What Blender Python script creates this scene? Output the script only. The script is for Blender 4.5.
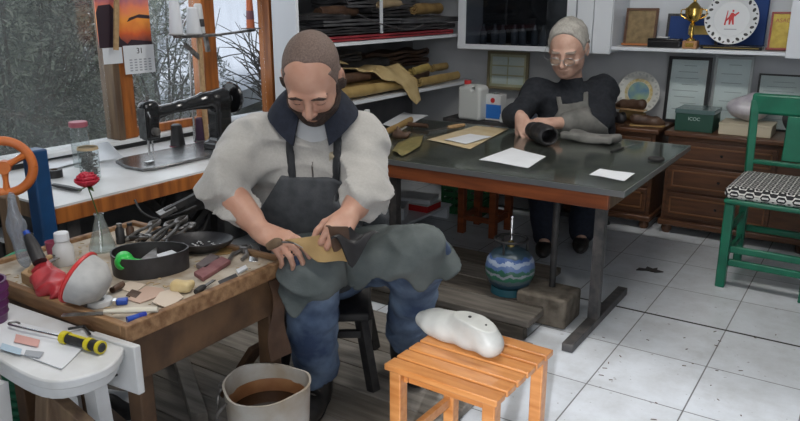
import bpy, bmesh, math, random
import numpy as np
from mathutils import Vector, Matrix, Euler
random.seed(7)
rng = np.random.RandomState(5)
for o in list(bpy.data.objects): bpy.data.objects.remove(o)
SC = bpy.context.scene
COL = SC.collection
# ---------------------------------------------------------------- camera
CAM_H = 1.3; FPX = 737.0; YAW = math.radians(33.2); PITCH = math.atan2(210.5, FPX)
cd = bpy.data.cameras.new('camera'); cam = bpy.data.objects.new('camera', cd); COL.objects.link(cam)
cam.location = (0, 0, CAM_H); cam.rotation_euler = (math.pi/2-PITCH, 0, YAW)
cd.sensor_width = 36; cd.lens = FPX/800*36; cd.clip_start = .05
SC.camera = cam
# ---------------------------------------------------------------- world, lights, exposure
w = bpy.data.worlds.new('overcast_sky'); SC.world = w; w.use_nodes = True
w.node_tree.nodes['Background'].inputs[0].default_value = (.80, .88, 1, 1)
w.node_tree.nodes['Background'].inputs[1].default_value = 0.85
SC.view_settings.view_transform = 'Standard'; SC.view_settings.look = 'None'
SC.view_settings.gamma = 1; SC.view_settings.exposure = 0.0
def area(name, loc, target, sx, sy, power, col):
    l = bpy.data.lights.new(name, 'AREA'); l.shape = 'RECTANGLE'; l.size = sx; l.size_y = sy; l.energy = power; l.color = col
    o = bpy.data.objects.new(name, l); COL.objects.link(o); o.location = loc
    o.rotation_euler = (Vector(target)-Vector(loc)).to_track_quat('-Z', 'Y').to_euler(); return o
area('doorway_daylight', (.9, -1.7, 2.0), (-.9, 2.2, .3), 1.6, 1.5, 40, (.93, .96, 1))
area('ceiling_lamp_light', (-.9, 2.7, 2.36), (-.9, 2.7, 0), 1.3, .25, 24, (1, .97, .92))
area('ceiling_lamp_light', (-1.0, .7, 2.36), (-1.0, .7, 0), 1.3, .25, 16, (1, .97, .92))
area('window_daylight', (-3.05, 2.2, 1.35), (-1.2, 2.2, .7), 1.6, 1.1, 10, (.86, .93, 1))
sl = bpy.data.lights.new('hazy_sun', 'SUN'); sl.energy = 3.6; sl.angle = math.radians(1.6); sl.color = (.94, .96, 1)
so = bpy.data.objects.new('hazy_sun', sl); COL.objects.link(so); so.rotation_euler = Vector((-.28, .87, -.40)).to_track_quat('-Z', 'Y').to_euler(); so.location = (1, -4, 3)
# ---------------------------------------------------------------- pixel -> place helpers (800x421 frame)
_fh = np.array([-math.sin(YAW), math.cos(YAW), 0]); _R = np.array([math.cos(YAW), math.sin(YAW), 0])
_f = _fh*math.cos(PITCH)-np.array([0, 0, math.sin(PITCH)]); _U = np.cross(_R, _f); _O = np.array([0, 0, CAM_H])
def _ray(x, y): return _f+_R*(x-400)/FPX-_U*(y-210.5)/FPX
def PZ(x, y, z=0): d = _ray(x, y); return Vector(_O+d*(z-CAM_H)/d[2])
def PX(x, y, v): d = _ray(x, y); return Vector(_O+d*v/d[0])
def PY(x, y, v): d = _ray(x, y); return Vector(_O+d*v/d[1])
def PD(x, y, v): return Vector(_O+_ray(x, y)*v)
# ---------------------------------------------------------------- materials
MATS = {}
def mat(name, c, rough=.6, metal=0, c2=None, scale=20, bump=0, bscale=None, spec=None, alpha=None, trans=0, ior=1.45, emit=None, detail=4, stretch=None, coat=0, lo=.35, hi=.65, sheen=0):
    if name in MATS: return MATS[name]
    m = bpy.data.materials.new(name); m.use_nodes = True; nt = m.node_tree; b = nt.nodes['Principled BSDF']
    c = tuple(c)+(1,)
    b.inputs['Base Color'].default_value = c; b.inputs['Roughness'].default_value = rough; b.inputs['Metallic'].default_value = metal
    if spec is not None: b.inputs['Specular IOR Level'].default_value = spec
    if trans: b.inputs['Transmission Weight'].default_value = trans; b.inputs['IOR'].default_value = ior
    if coat: b.inputs['Coat Weight'].default_value = coat
    if sheen: b.inputs['Sheen Weight'].default_value = sheen
    if alpha is not None: b.inputs['Alpha'].default_value = alpha
    if emit: b.inputs['Emission Color'].default_value = tuple(emit[:3])+(1,); b.inputs['Emission Strength'].default_value = emit[3]
    tc = nt.nodes.new('ShaderNodeTexCoord'); mp = nt.nodes.new('ShaderNodeMapping'); nt.links.new(tc.outputs['Object'], mp.inputs[0])
    if stretch: mp.inputs['Scale'].default_value = stretch
    if c2 is not None:
        n = nt.nodes.new('ShaderNodeTexNoise'); n.inputs['Scale'].default_value = scale; n.inputs['Detail'].default_value = detail
        nt.links.new(mp.outputs[0], n.inputs[0])
        r = nt.nodes.new('ShaderNodeValToRGB'); r.color_ramp.elements[0].position = lo; r.color_ramp.elements[1].position = hi
        r.color_ramp.elements[0].color = c; r.color_ramp.elements[1].color = tuple(c2)+(1,)
        nt.links.new(n.outputs[0], r.inputs[0]); nt.links.new(r.outputs[0], b.inputs['Base Color'])
    if bump:
        n2 = nt.nodes.new('ShaderNodeTexNoise'); n2.inputs['Scale'].default_value = bscale or scale*2; n2.inputs['Detail'].default_value = 6
        nt.links.new(mp.outputs[0], n2.inputs[0])
        bp = nt.nodes.new('ShaderNodeBump'); bp.inputs['Strength'].default_value = bump; bp.inputs['Distance'].default_value = .004
        nt.links.new(n2.outputs[0], bp.inputs['Height']); nt.links.new(bp.outputs[0], b.inputs['Normal'])
    MATS[name] = m; return m
# ---------------------------------------------------------------- objects
def tag(o, label=None, cat=None, group=None, kind=None):
    if label: o['label'] = label
    if cat: o['category'] = cat
    if group: o['group'] = group
    if kind: o['kind'] = kind
    return o
def thing(name, label, cat, loc=(0, 0, 0), rz=0, group=None):
    o = bpy.data.objects.new(name, None); COL.objects.link(o); o.location = loc; o.rotation_euler = (0, 0, rz); o.empty_display_size = .05
    return tag(o, label, cat, group)
def obj(name, bm, m, parent=None, smooth=None, bevel=0, local=True, label=None):
    me = bpy.data.meshes.new(name)
    if isinstance(bm, bmesh.types.BMesh):
        bmesh.ops.recalc_face_normals(bm, faces=bm.faces)
        bm.to_mesh(me); bm.free()
    else: me.from_pydata(*bm)
    for x in (m if isinstance(m, (list, tuple)) else [m]): me.materials.append(x)
    o = bpy.data.objects.new(name, me); COL.objects.link(o)
    if parent is not None:
        o.parent = parent
        if not local: o.matrix_parent_inverse = wm(parent).inverted()
    if smooth is None or smooth:
        for p in me.polygons: p.use_smooth = True
        if smooth is None and hasattr(me, 'set_sharp_from_angle'): me.set_sharp_from_angle(angle=math.radians(38))
    if bevel:
        b = o.modifiers.new('bevel', 'BEVEL'); b.width = bevel; b.segments = 2; b.limit_method = 'ANGLE'; b.angle_limit = math.radians(40)
    if label: o['label'] = label
    return o
def wm(o):
    m = Matrix.LocRotScale(o.location, o.rotation_euler, o.scale)
    if o.parent: m = wm(o.parent) @ o.matrix_parent_inverse @ m
    return m
def dup(o, loc=None, rz=None, label=None, rot=None, scale=None, parent=None):
    c = o.copy(); COL.objects.link(c)
    if parent is not None: c.parent = parent
    if loc is not None: c.location = loc
    if rz is not None: c.rotation_euler = (0, 0, rz)
    if rot is not None: c.rotation_euler = rot
    if scale is not None: c.scale = scale
    if label: c['label'] = label
    for ch in [x for x in bpy.data.objects if x.parent == o]: dup(ch, parent=c)
    return c
def B(): return bmesh.new()
def xf(bm, verts, M): bmesh.ops.transform(bm, matrix=M, verts=verts)
def TRS(loc=(0, 0, 0), rot=(0, 0, 0), sc=(1, 1, 1)): return Matrix.LocRotScale(Vector(loc), Euler(rot), Vector(sc))
def box(bm, x0, x1, y0, y1, z0, z1, M=None):
    r = bmesh.ops.create_cube(bm, size=1)
    xf(bm, r['verts'], TRS(((x0+x1)/2, (y0+y1)/2, (z0+z1)/2), sc=(x1-x0, y1-y0, z1-z0)))
    if M is not None: xf(bm, r['verts'], M)
    return bm
def cyl(bm, a, b, r1, r2=None, n=20, caps=True):
    a = Vector(a); b = Vector(b); r2 = r1 if r2 is None else r2
    r = bmesh.ops.create_cone(bm, cap_ends=caps, segments=n, radius1=r1, radius2=max(r2, 1e-5), depth=(b-a).length)
    q = (b-a).to_track_quat('Z', 'Y').to_matrix().to_4x4()
    xf(bm, r['verts'], Matrix.Translation((a+b)/2) @ q); return bm
def bar(bm, a, b, w, d, up=(0, 0, 1)):
    a = Vector(a); b = Vector(b); z = (b-a).normalized(); up = Vector(up)
    x = up.cross(z)
    if x.length < 1e-3: x = Vector((1, 0, 0))
    x.normalize(); y = z.cross(x)
    M = Matrix((x, y, z)).transposed().to_4x4(); M.translation = (a+b)/2
    r = bmesh.ops.create_cube(bm, size=1); xf(bm, r['verts'], M @ Matrix.Diagonal((w, d, (b-a).length, 1))); return bm
def lathe(bm, prof, n=32, M=None, ang=2*math.pi, off=0):
    rings = []; full = abs(ang-2*math.pi) < 1e-6; k = n if full else n+1; vs = []
    for r, z in prof:
        ring = [bm.verts.new((r*math.cos(off+ang*i/n), r*math.sin(off+ang*i/n), z)) for i in range(k)] if r > 1e-6 else [bm.verts.new((0, 0, z))]*k
        rings.append(ring)
        for v in ring:
            if v not in vs: vs.append(v)
    for a, b in zip(rings[:-1], rings[1:]):
        for i in range(n):
            j = (i+1) % k; q = []
            for v in (a[i], a[j], b[j], b[i]):
                if v not in q: q.append(v)
            if len(q) > 2:
                try: bm.faces.new(q)
                except ValueError: pass
    if M is not None: xf(bm, vs, M)
    return bm
def smooth_path(pts, n=6):
    P = [np.array(p, float) for p in pts]; out = []
    for i in range(len(P)-1):
        p0 = P[max(i-1, 0)]; p1 = P[i]; p2 = P[i+1]; p3 = P[min(i+2, len(P)-1)]
        for j in range(n):
            t = j/n; out.append(.5*((2*p1)+(-p0+p2)*t+(2*p0-5*p1+4*p2-p3)*t*t+(-p0+3*p1-3*p2+p3)*t**3))
    out.append(P[-1]); return out
def tube(bm, pts, r, n=10, smooth=6, flat=1.0, closed=False):
    """round tube through the points; r a number or one per point; flat squashes the section"""
    if not hasattr(r, '__len__'): r = [r]*len(pts)
    if smooth:
        P = smooth_path([tuple(p)+(q,) for p, q in zip(pts, r)], smooth); rr = [max(p[3], 1e-4) for p in P]; P = [Vector(p[:3]) for p in P]
    else: P = [Vector(p) for p in pts]; rr = list(r)
    up = Vector((0, 0, 1)); rings = []
    for i, p in enumerate(P):
        t = (P[min(i+1, len(P)-1)]-P[max(i-1, 0)]).normalized()
        s = t.cross(up)
        if s.length < .05: s = t.cross(Vector((.3, 1, 0)))
        s.normalize(); u = s.cross(t)
        rings.append([bm.verts.new(p+s*math.cos(a)*rr[i]+u*math.sin(a)*rr[i]*flat) for a in [2*math.pi*k/n for k in range(n)]])
    for a, b in zip(rings[:-1], rings[1:]):
        for i in range(n): bm.faces.new((a[i], a[(i+1) % n], b[(i+1) % n], b[i]))
    if not closed: bm.faces.new(rings[0][::-1]); bm.faces.new(rings[-1])
    return bm
def prism(bm, poly, z0, z1, M=None):
    a = [bm.verts.new((x, y, z0)) for x, y in poly]; b = [bm.verts.new((x, y, z1)) for x, y in poly]
    n = len(poly); bm.faces.new(a[::-1]); bm.faces.new(b)
    for i in range(n): bm.faces.new((a[i], a[(i+1) % n], b[(i+1) % n], b[i]))
    if M is not None: xf(bm, a+b, M)
    return bm
def ball(bm, c, r, M=None, u=16, v=10):
    q = bmesh.ops.create_uvsphere(bm, u_segments=u, v_segments=v, radius=1)
    r = (r, r, r) if not hasattr(r, '__len__') else r
    xf(bm, q['verts'], (M or Matrix()) @ TRS(c, sc=r)); return bm
def grid(fn, nu, nv, thick=.002):
    """cloth-like sheet: fn(u,v)->(x,y,z), given thickness along normals"""
    P = np.array([[fn(i/nu, j/nv) for j in range(nv+1)] for i in range(nu+1)], float)
    du = np.gradient(P, axis=0); dv = np.gradient(P, axis=1); N = np.cross(du, dv); N /= np.linalg.norm(N, axis=2, keepdims=True)+1e-12
    bm = B(); A = [[bm.verts.new(P[i, j]+N[i, j]*thick/2) for j in range(nv+1)] for i in range(nu+1)]
    C = [[bm.verts.new(P[i, j]-N[i, j]*thick/2) for j in range(nv+1)] for i in range(nu+1)]
    for i in range(nu):
        for j in range(nv):
            bm.faces.new((A[i][j], A[i+1][j], A[i+1][j+1], A[i][j+1])); bm.faces.new((C[i][j], C[i][j+1], C[i+1][j+1], C[i+1][j]))
    for i in range(nu):
        bm.faces.new((A[i][0], C[i][0], C[i+1][0], A[i+1][0])); bm.faces.new((A[i][nv], A[i+1][nv], C[i+1][nv], C[i][nv]))
    for j in range(nv):
        bm.faces.new((A[0][j], A[0][j+1], C[0][j+1], C[0][j])); bm.faces.new((A[nu][j], C[nu][j], C[nu][j+1], A[nu][j+1]))
    return bm
def quad_sheet(c, z=0, n=8, thick=.0015, wave=0.003, ph=0, m=1):
    """sheet over four corner points (3-D), gently waved"""
    c = [np.array(p, float) for p in c]
    def fn(u, v):
        p = c[0]*(1-u)*(1-v)+c[1]*u*(1-v)+c[2]*u*v+c[3]*(1-u)*v
        p = p.copy(); p[2] += wave*(math.sin(5*u+ph)*math.cos(4*v+ph*2)+1); return p
    return grid(fn, n, n, thick)
def text_mesh(s, size, M, m, parent, name='lettering', ext=.0006, font=None):
    cu = bpy.data.curves.new(name, 'FONT'); cu.body = s; cu.size = size; cu.extrude = ext; cu.align_x = 'CENTER'; cu.align_y = 'CENTER'
    t = bpy.data.objects.new('tmp', cu); COL.objects.link(t)
    dg = bpy.context.evaluated_depsgraph_get(); me = bpy.data.meshes.new_from_object(t.evaluated_get(dg)); bpy.data.objects.remove(t)
    me.transform(M); me.materials.clear(); me.materials.append(m)
    o = bpy.data.objects.new(name, me); COL.objects.link(o); o.parent = parent
    return o
# ---------------------------------------------------------------- signed-distance sculpting (for people and organic shapes)
def nz(x, y, z, s=0):
    """cheap smooth noise in about -1..1"""
    return (np.sin(x*1.0+1.7*np.sin(y*.9+s)+s)+np.sin(y*1.1+1.3*np.sin(z*1.05+s*1.3)+s*2.1)+np.sin(z*.95+1.5*np.sin(x*.85+s*.7)+s*3.3))/3
class Vol:
    def __init__(s, lo, hi, h):
        s.lo = np.array(lo, float); s.h = h; s.n = np.ceil((np.array(hi)-s.lo)/h).astype(int)+1
        s.d = np.full(s.n, .2, np.float32)
        s.ax = [(s.lo[i]+np.arange(s.n[i])*h).astype(np.float32) for i in range(3)]
    def win(s, lo, hi):
        sl = tuple(slice(max(int((lo[i]-s.lo[i])/s.h), 0), max(min(int((hi[i]-s.lo[i])/s.h)+2, s.n[i]), 0)) for i in range(3))
        X, Y, Z = s.ax[0][sl[0]][:, None, None], s.ax[1][sl[1]][None, :, None], s.ax[2][sl[2]][None, None, :]
        return sl, X, Y, Z
    def comb(s, sl, v, k, op):
        a = s.d[sl]
        if a.size == 0: return
        if op == 'sub': v = -v
        if op == 'add':
            h = np.maximum(k-np.abs(a-v), 0)/max(k, 1e-6); s.d[sl] = np.minimum(a, v)-h*h*k/4
        else:
            h = np.maximum(k-np.abs(a-v), 0)/max(k, 1e-6); s.d[sl] = np.maximum(a, v)+h*h*k/4
    def cone(s, a, b, ra, rb=None, k=.01, op='add'):
        a = np.array(a, float); b = np.array(b, float); rb = ra if rb is None else rb; m = max(ra, rb)+k+.02
        sl, X, Y, Z = s.win(np.minimum(a, b)-m, np.maximum(a, b)+m); u = b-a; L = max(u@u, 1e-9)
        t = np.clip(((X-a[0])*u[0]+(Y-a[1])*u[1]+(Z-a[2])*u[2])/L, 0, 1)
        v = np.sqrt((X-a[0]-t*u[0])**2+(Y-a[1]-t*u[1])**2+(Z-a[2]-t*u[2])**2)-(ra+(rb-ra)*t)
        s.comb(sl, v, k, op)
    def ell(s, c, r, Rm=None, k=.01, op='add'):
        c = np.array(c, float); r = np.array(r, float) if hasattr(r, '__len__') else np.array([r]*3, float); m = r.max()+k+.02
        sl, X, Y, Z = s.win(c-m, c+m); Rm = np.eye(3) if Rm is None else Rm; X = X-c[0]; Y = Y-c[1]; Z = Z-c[2]
        q = [X*Rm[0, i]+Y*Rm[1, i]+Z*Rm[2, i] for i in range(3)]
        k0 = np.sqrt(sum((q[i]/r[i])**2 for i in range(3))); k1 = np.sqrt(sum((q[i]/r[i]**2)**2 for i in range(3)))+1e-9
        s.comb(sl, k0*(k0-1)/k1, k, op)
    def rbox(s, c, r, Rm=None, rd=.01, k=.01, op='add'):
        c = np.array(c, float); r = np.array(r, float); m = np.linalg.norm(r)+k+.02
        sl, X, Y, Z = s.win(c-m, c+m); Rm = np.eye(3) if Rm is None else Rm; X = X-c[0]; Y = Y-c[1]; Z = Z-c[2]
        q = [np.abs(X*Rm[0, i]+Y*Rm[1, i]+Z*Rm[2, i])-(r[i]-rd) for i in range(3)]
        v = np.sqrt(sum(np.maximum(t, 0)**2 for t in q))+np.minimum(np.maximum(q[0], np.maximum(q[1], q[2])), 0)-rd
        s.comb(sl, v, k, op)
    def limb(s, pts, rad, k=.012):
        for i in range(len(pts)-1): s.cone(pts[i], pts[i+1], rad[i], rad[i+1], k)
    def half(s, p, n, k=0.004, keep=-1):
        """cut away everything on the +n side of the plane"""
        n = np.array(n, float); n /= np.linalg.norm(n); X, Y, Z = s.ax[0][:, None, None], s.ax[1][None, :, None], s.ax[2][None, None, :]
        v = ((X-p[0])*n[0]+(Y-p[1])*n[1]+(Z-p[2])*n[2]).astype(np.float32)
        s.d = np.maximum(s.d, v)
    def field(s, fn):
        X, Y, Z = s.ax[0][:, None, None], s.ax[1][None, :, None], s.ax[2][None, None, :]
        return fn(X, Y, Z).astype(np.float32)
    def copy(s):
        c = Vol.__new__(Vol); c.lo, c.h, c.n, c.ax = s.lo, s.h, s.n, s.ax; c.d = s.d.copy(); return c
    def mesh(s):
        D = s.d.copy(); D[0], D[-1], D[:, 0], D[:, -1], D[:, :, 0], D[:, :, -1] = [.1]*6
        S = D < 0
        n = np.array(D.shape)-1
        cnt = np.zeros(n, np.int8)
        for i in (0, 1):
            for j in (0, 1):
                for k in (0, 1): cnt += S[i:i+n[0], j:j+n[1], k:k+n[2]]
        act = (cnt > 0) & (cnt < 8); idx = np.argwhere(act); vid = np.full(n, -1, np.int32); vid[act] = np.arange(len(idx))
        acc = np.zeros((len(idx), 3)); w = np.zeros(len(idx))
        C = [(i, j, k) for i in (0, 1) for j in (0, 1) for k in (0, 1)]
        val = {c: D[idx[:, 0]+c[0], idx[:, 1]+c[1], idx[:, 2]+c[2]] for c in C}
        for c in C:
            for a in range(3):
                if c[a] == 0:
                    e = list(c); e[a] = 1; e = tuple(e); va, vb = val[c], val[e]; m = (va < 0) != (vb < 0)
                    t = np.where(m, va/(va-vb+1e-12*(va == vb)), 0); p = np.array(c, float)[None]+np.zeros((len(idx), 3)); p[:, a] += t
                    acc[m] += p[m]; w[m] += 1
        V = s.lo+(idx+acc/w[:, None])*s.h
        F = []
        for a in range(3):
            b, c = (a+1) % 3, (a+2) % 3
            sa = [slice(None)]*3; sb = [slice(None)]*3; sa[a] = slice(0, -1); sb[a] = slice(1, None)
            P, Q = S[tuple(sa)], S[tuple(sb)]; cr = np.argwhere(P != Q)
            cr = cr[(cr[:, b] > 0) & (cr[:, c] > 0) & (cr[:, b] < n[b]) & (cr[:, c] < n[c])]
            fl = P[tuple(cr.T)]
            def g(db, dc):
                q = cr.copy(); q[:, b] += db; q[:, c] += dc; return vid[tuple(q.T)]
            f = np.stack([g(-1, -1), g(0, -1), g(0, 0), g(-1, 0)], 1); f[~fl] = f[~fl][:, ::-1]; F.append(f)
        F = np.concatenate(F); F = F[(F >= 0).all(1)]
        return V, F
def npobj(name, V, F, m, parent=None, facemat=None, smooth_it=0, label=None, local=False):
    me = bpy.data.meshes.new(name); me.vertices.add(len(V)); me.vertices.foreach_set('co', np.asarray(V, np.float32).ravel())
    me.loops.add(F.size); me.loops.foreach_set('vertex_index', F.astype(np.int32).ravel()); me.polygons.add(len(F))
    me.polygons.foreach_set('loop_start', np.arange(0, F.size, 4, dtype=np.int32)); me.polygons.foreach_set('loop_total', np.full(len(F), 4, np.int32))
    if facemat is not None: me.polygons.foreach_set('material_index', facemat.astype(np.int32))
    me.polygons.foreach_set('use_smooth', np.ones(len(F), bool)); me.update(calc_edges=True); me.validate()
    for x in (m if isinstance(m, (list, tuple)) else [m]): me.materials.append(x)
    o = bpy.data.objects.new(name, me); COL.objects.link(o)
    if parent is not None:
        o.parent = parent
        if not local: o.matrix_parent_inverse = wm(parent).inverted()
    if smooth_it:
        md = o.modifiers.new('smooth', 'SMOOTH'); md.iterations = smooth_it; md.factor = .5
    if label: o['label'] = label
    return o
def vobj(name, vol, m, parent=None, smooth_it=1, fm=None, label=None, local=False):
    V, F = vol.mesh()
    return npobj(name, V, F, m, parent, None if fm is None else fm(V[F].mean(1)), smooth_it, label, local)
# ================================================================ MATERIALS
def tile_mat():
    m = mat('floor_tile', (.62, .65, .68), .32, bump=.05, bscale=60); nt = m.node_tree; b = nt.nodes['Principled BSDF']
    tc = nt.nodes.new('ShaderNodeTexCoord'); mp = nt.nodes.new('ShaderNodeMapping'); nt.links.new(tc.outputs['Object'], mp.inputs[0])
    mp.inputs['Location'].default_value = (.726+.327*20, -2.309+.365*20, 0)
    br = nt.nodes.new('ShaderNodeTexBrick'); br.offset = 0; br.inputs['Scale'].default_value = 1; br.inputs['Brick Width'].default_value = .327; br.inputs['Row Height'].default_value = .365
    br.inputs['Mortar Size'].default_value = .0028; br.inputs['Mortar Smooth'].default_value = .3
    br.inputs['Color1'].default_value = (.60, .63, .67, 1); br.inputs['Color2'].default_value = (.66, .69, .73, 1); br.inputs['Mortar'].default_value = (.16, .16, .165, 1)
    nt.links.new(mp.outputs[0], br.inputs[0])
    n = nt.nodes.new('ShaderNodeTexNoise'); n.inputs['Scale'].default_value = 5; n.inputs['Detail'].default_value = 8; n.inputs['Roughness'].default_value = .7; nt.links.new(mp.outputs[0], n.inputs[0])
    r = nt.nodes.new('ShaderNodeValToRGB'); r.color_ramp.elements[0].position = .28; r.color_ramp.elements[1].position = .62
    r.color_ramp.elements[0].color = (.66, .64, .61, 1); r.color_ramp.elements[1].color = (1, 1, 1, 1); nt.links.new(n.outputs[0], r.inputs[0])
    v = nt.nodes.new('ShaderNodeTexNoise'); v.inputs['Scale'].default_value = 45; v.inputs['Detail'].default_value = 3; nt.links.new(mp.outputs[0], v.inputs[0])
    r2 = nt.nodes.new('ShaderNodeValToRGB'); r2.color_ramp.elements[0].position = .27; r2.color_ramp.elements[1].position = .31
    r2.color_ramp.elements[0].color = (.35, .32, .3, 1); r2.color_ramp.elements[1].color = (1, 1, 1, 1); nt.links.new(v.outputs[0], r2.inputs[0])
    x = nt.nodes.new('ShaderNodeMix'); x.data_type = 'RGBA'; x.blend_type = 'MULTIPLY'; x.inputs[0].default_value = .8
    nt.links.new(br.outputs[0], x.inputs[6]); nt.links.new(r.outputs[0], x.inputs[7])
    x2 = nt.nodes.new('ShaderNodeMix'); x2.data_type = 'RGBA'; x2.blend_type = 'MULTIPLY'; x2.inputs[0].default_value = .7
    nt.links.new(x.outputs[2], x2.inputs[6]); nt.links.new(r2.outputs[0], x2.inputs[7]); nt.links.new(x2.outputs[2], b.inputs['Base Color']); return m
def glass_mat(name, tint=(1, 1, 1), gloss=.06, rough=.02, haze=0, hazecol=(.6, .65, .65)):
    """thin clear pane: see-through with a fresnel sheen and, if asked, a dusty film"""
    m = bpy.data.materials.new(name); m.use_nodes = True; nt = m.node_tree; nt.nodes.clear()
    o = nt.nodes.new('ShaderNodeOutputMaterial'); t = nt.nodes.new('ShaderNodeBsdfTransparent'); t.inputs[0].default_value = tint+(1,)
    g = nt.nodes.new('ShaderNodeBsdfGlossy'); g.inputs['Roughness'].default_value = rough; f = nt.nodes.new('ShaderNodeFresnel'); f.inputs[0].default_value = 1.45
    ge = nt.nodes.new('ShaderNodeNewGeometry'); mr = nt.nodes.new('ShaderNodeMapRange'); mr.inputs[3].default_value = 1.45; mr.inputs[4].default_value = 1/1.45; nt.links.new(ge.outputs['Backfacing'], mr.inputs[0]); nt.links.new(mr.outputs[0], f.inputs[0])
    a = nt.nodes.new('ShaderNodeMixShader'); nt.links.new(f.outputs[0], a.inputs[0]); nt.links.new(t.outputs[0], a.inputs[1]); nt.links.new(g.outputs[0], a.inputs[2]); last = a
    if haze:
        d = nt.nodes.new('ShaderNodeBsdfDiffuse'); d.inputs[0].default_value = tuple(hazecol)+(1,); c = nt.nodes.new('ShaderNodeMixShader'); c.inputs[0].default_value = haze
        n = nt.nodes.new('ShaderNodeTexNoise'); n.inputs['Scale'].default_value = 6; n.inputs['Detail'].default_value = 5
        ml = nt.nodes.new('ShaderNodeMath'); ml.operation = 'MULTIPLY'; ml.inputs[1].default_value = haze*2; nt.links.new(n.outputs[0], ml.inputs[0]); nt.links.new(ml.outputs[0], c.inputs[0])
        nt.links.new(a.outputs[0], c.inputs[1]); nt.links.new(d.outputs[0], c.inputs[2]); last = c
    nt.links.new(last.outputs[0], o.inputs[0]); return m
M_white = mat('white_laminate', (.72, .73, .74), .35, c2=(.62, .63, .63), scale=6)
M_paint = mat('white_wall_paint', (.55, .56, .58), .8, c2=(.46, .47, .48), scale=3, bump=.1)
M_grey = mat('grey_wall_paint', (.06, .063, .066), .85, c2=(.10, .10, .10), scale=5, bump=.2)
M_orange = mat('orange_varnished_wood', (.44, .145, .03), .35, c2=(.22, .065, .015), scale=9, stretch=(4, 4, .4), bump=.1)
M_brownpost = mat('dark_weathered_wood', (.085, .05, .03), .7, c2=(.17, .11, .06), scale=14, stretch=(3, 3, .3), bump=.4)
M_cabwhite = mat('white_cabinet_paint', (.70, .73, .77), .3)
M_walnut = mat('brown_carved_wood', (.11, .045, .018), .42, c2=(.06, .024, .011), scale=16, stretch=(.3, 3, 3), bump=.15)
M_redwood = mat('red_brown_wood', (.27, .075, .025), .35, c2=(.15, .04, .015), scale=12, stretch=(.3, 3, 3), bump=.2)
M_steel = mat('dull_painted_steel', (.055, .055, .058), .5, .3, c2=(.11, .10, .095), scale=25, bump=.2)
M_dark = mat('black_matte', (.012, .012, .013), .6, c2=(.03, .028, .027), scale=30)
M_blackgloss = mat('black_gloss', (.008, .008, .009), .18, coat=.5)
M_chrome = mat('polished_metal', (.7, .7, .7), .18, 1)
M_iron = mat('worn_iron', (.13, .12, .11), .42, .8, c2=(.28, .27, .26), scale=40)
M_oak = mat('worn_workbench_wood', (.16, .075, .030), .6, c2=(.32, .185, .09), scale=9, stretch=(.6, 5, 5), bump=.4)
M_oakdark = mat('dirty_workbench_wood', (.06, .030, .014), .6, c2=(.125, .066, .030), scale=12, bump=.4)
M_slat = mat('orange_lacquered_pine', (.60, .27, .09), .3, c2=(.44, .16, .04), scale=6, stretch=(1, 9, 9), coat=.3, lo=.3, hi=.7)
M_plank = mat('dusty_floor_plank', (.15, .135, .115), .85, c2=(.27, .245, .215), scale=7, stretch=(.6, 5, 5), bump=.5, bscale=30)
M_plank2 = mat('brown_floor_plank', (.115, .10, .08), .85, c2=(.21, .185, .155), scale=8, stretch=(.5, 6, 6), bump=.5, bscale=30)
M_green = mat('green_gloss_paint', (.008, .155, .085), .35, c2=(.006, .115, .065), scale=10)
M_paper = mat('white_paper', (.74, .76, .79), .6, c2=(.68, .70, .73), scale=8)
M_glasspane = glass_mat('window_glass', haze=.09, hazecol=(.5, .55, .55))
M_clear = glass_mat('clear_glass', tint=(.93, .96, .95))
M_concrete = mat('rough_block', (.085, .07, .052), .9, c2=(.20, .17, .135), scale=18, bump=.8)
# ================================================================ THE ROOM
def struct(name, bm, m, **k): o = obj(name, bm, m, **k); o['kind'] = 'structure'; return o
WX0, WX1, WY0, WY1, WZ = -2.95, 1.9, -1.9, 4.65, 2.45
struct('floor', box(B(), WX0-.1, WX1, WY0, WY1+.1, -.05, 0), tile_mat())
struct('ceiling', box(B(), WX0-.1, WX1, WY0, WY1+.1, WZ, WZ+.06), M_paint)
struct('wall_back', box(B(), WX0-.1, WX1, WY1, WY1+.1, 0, WZ), M_paint)
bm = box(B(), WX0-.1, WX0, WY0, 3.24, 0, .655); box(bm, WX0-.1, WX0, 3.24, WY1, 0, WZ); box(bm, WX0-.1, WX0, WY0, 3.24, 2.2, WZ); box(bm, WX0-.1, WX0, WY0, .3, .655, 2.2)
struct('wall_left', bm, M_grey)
struct('wall_right', box(B(), WX1, WX1+.1, WY0, WY1+.1, 0, WZ), M_paint)
bm = box(B(), WX0-.1, .08, WY0-.1, WY0, 0, WZ); box(bm, 1.7, WX1+.1, WY0-.1, WY0, 0, WZ); box(bm, .08, 1.7, WY0-.1, WY0, 2.1, WZ)  # unseen wall behind the camera, opening shaped to keep sun off the workbench
struct('wall_front', bm, M_paint)
struct('trim_1', box(B(), WX0+.001, WX1, 3.041, 3.049, 0, .0012), mat('dark_floor_joint', (.03, .027, .025), .9))
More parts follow.
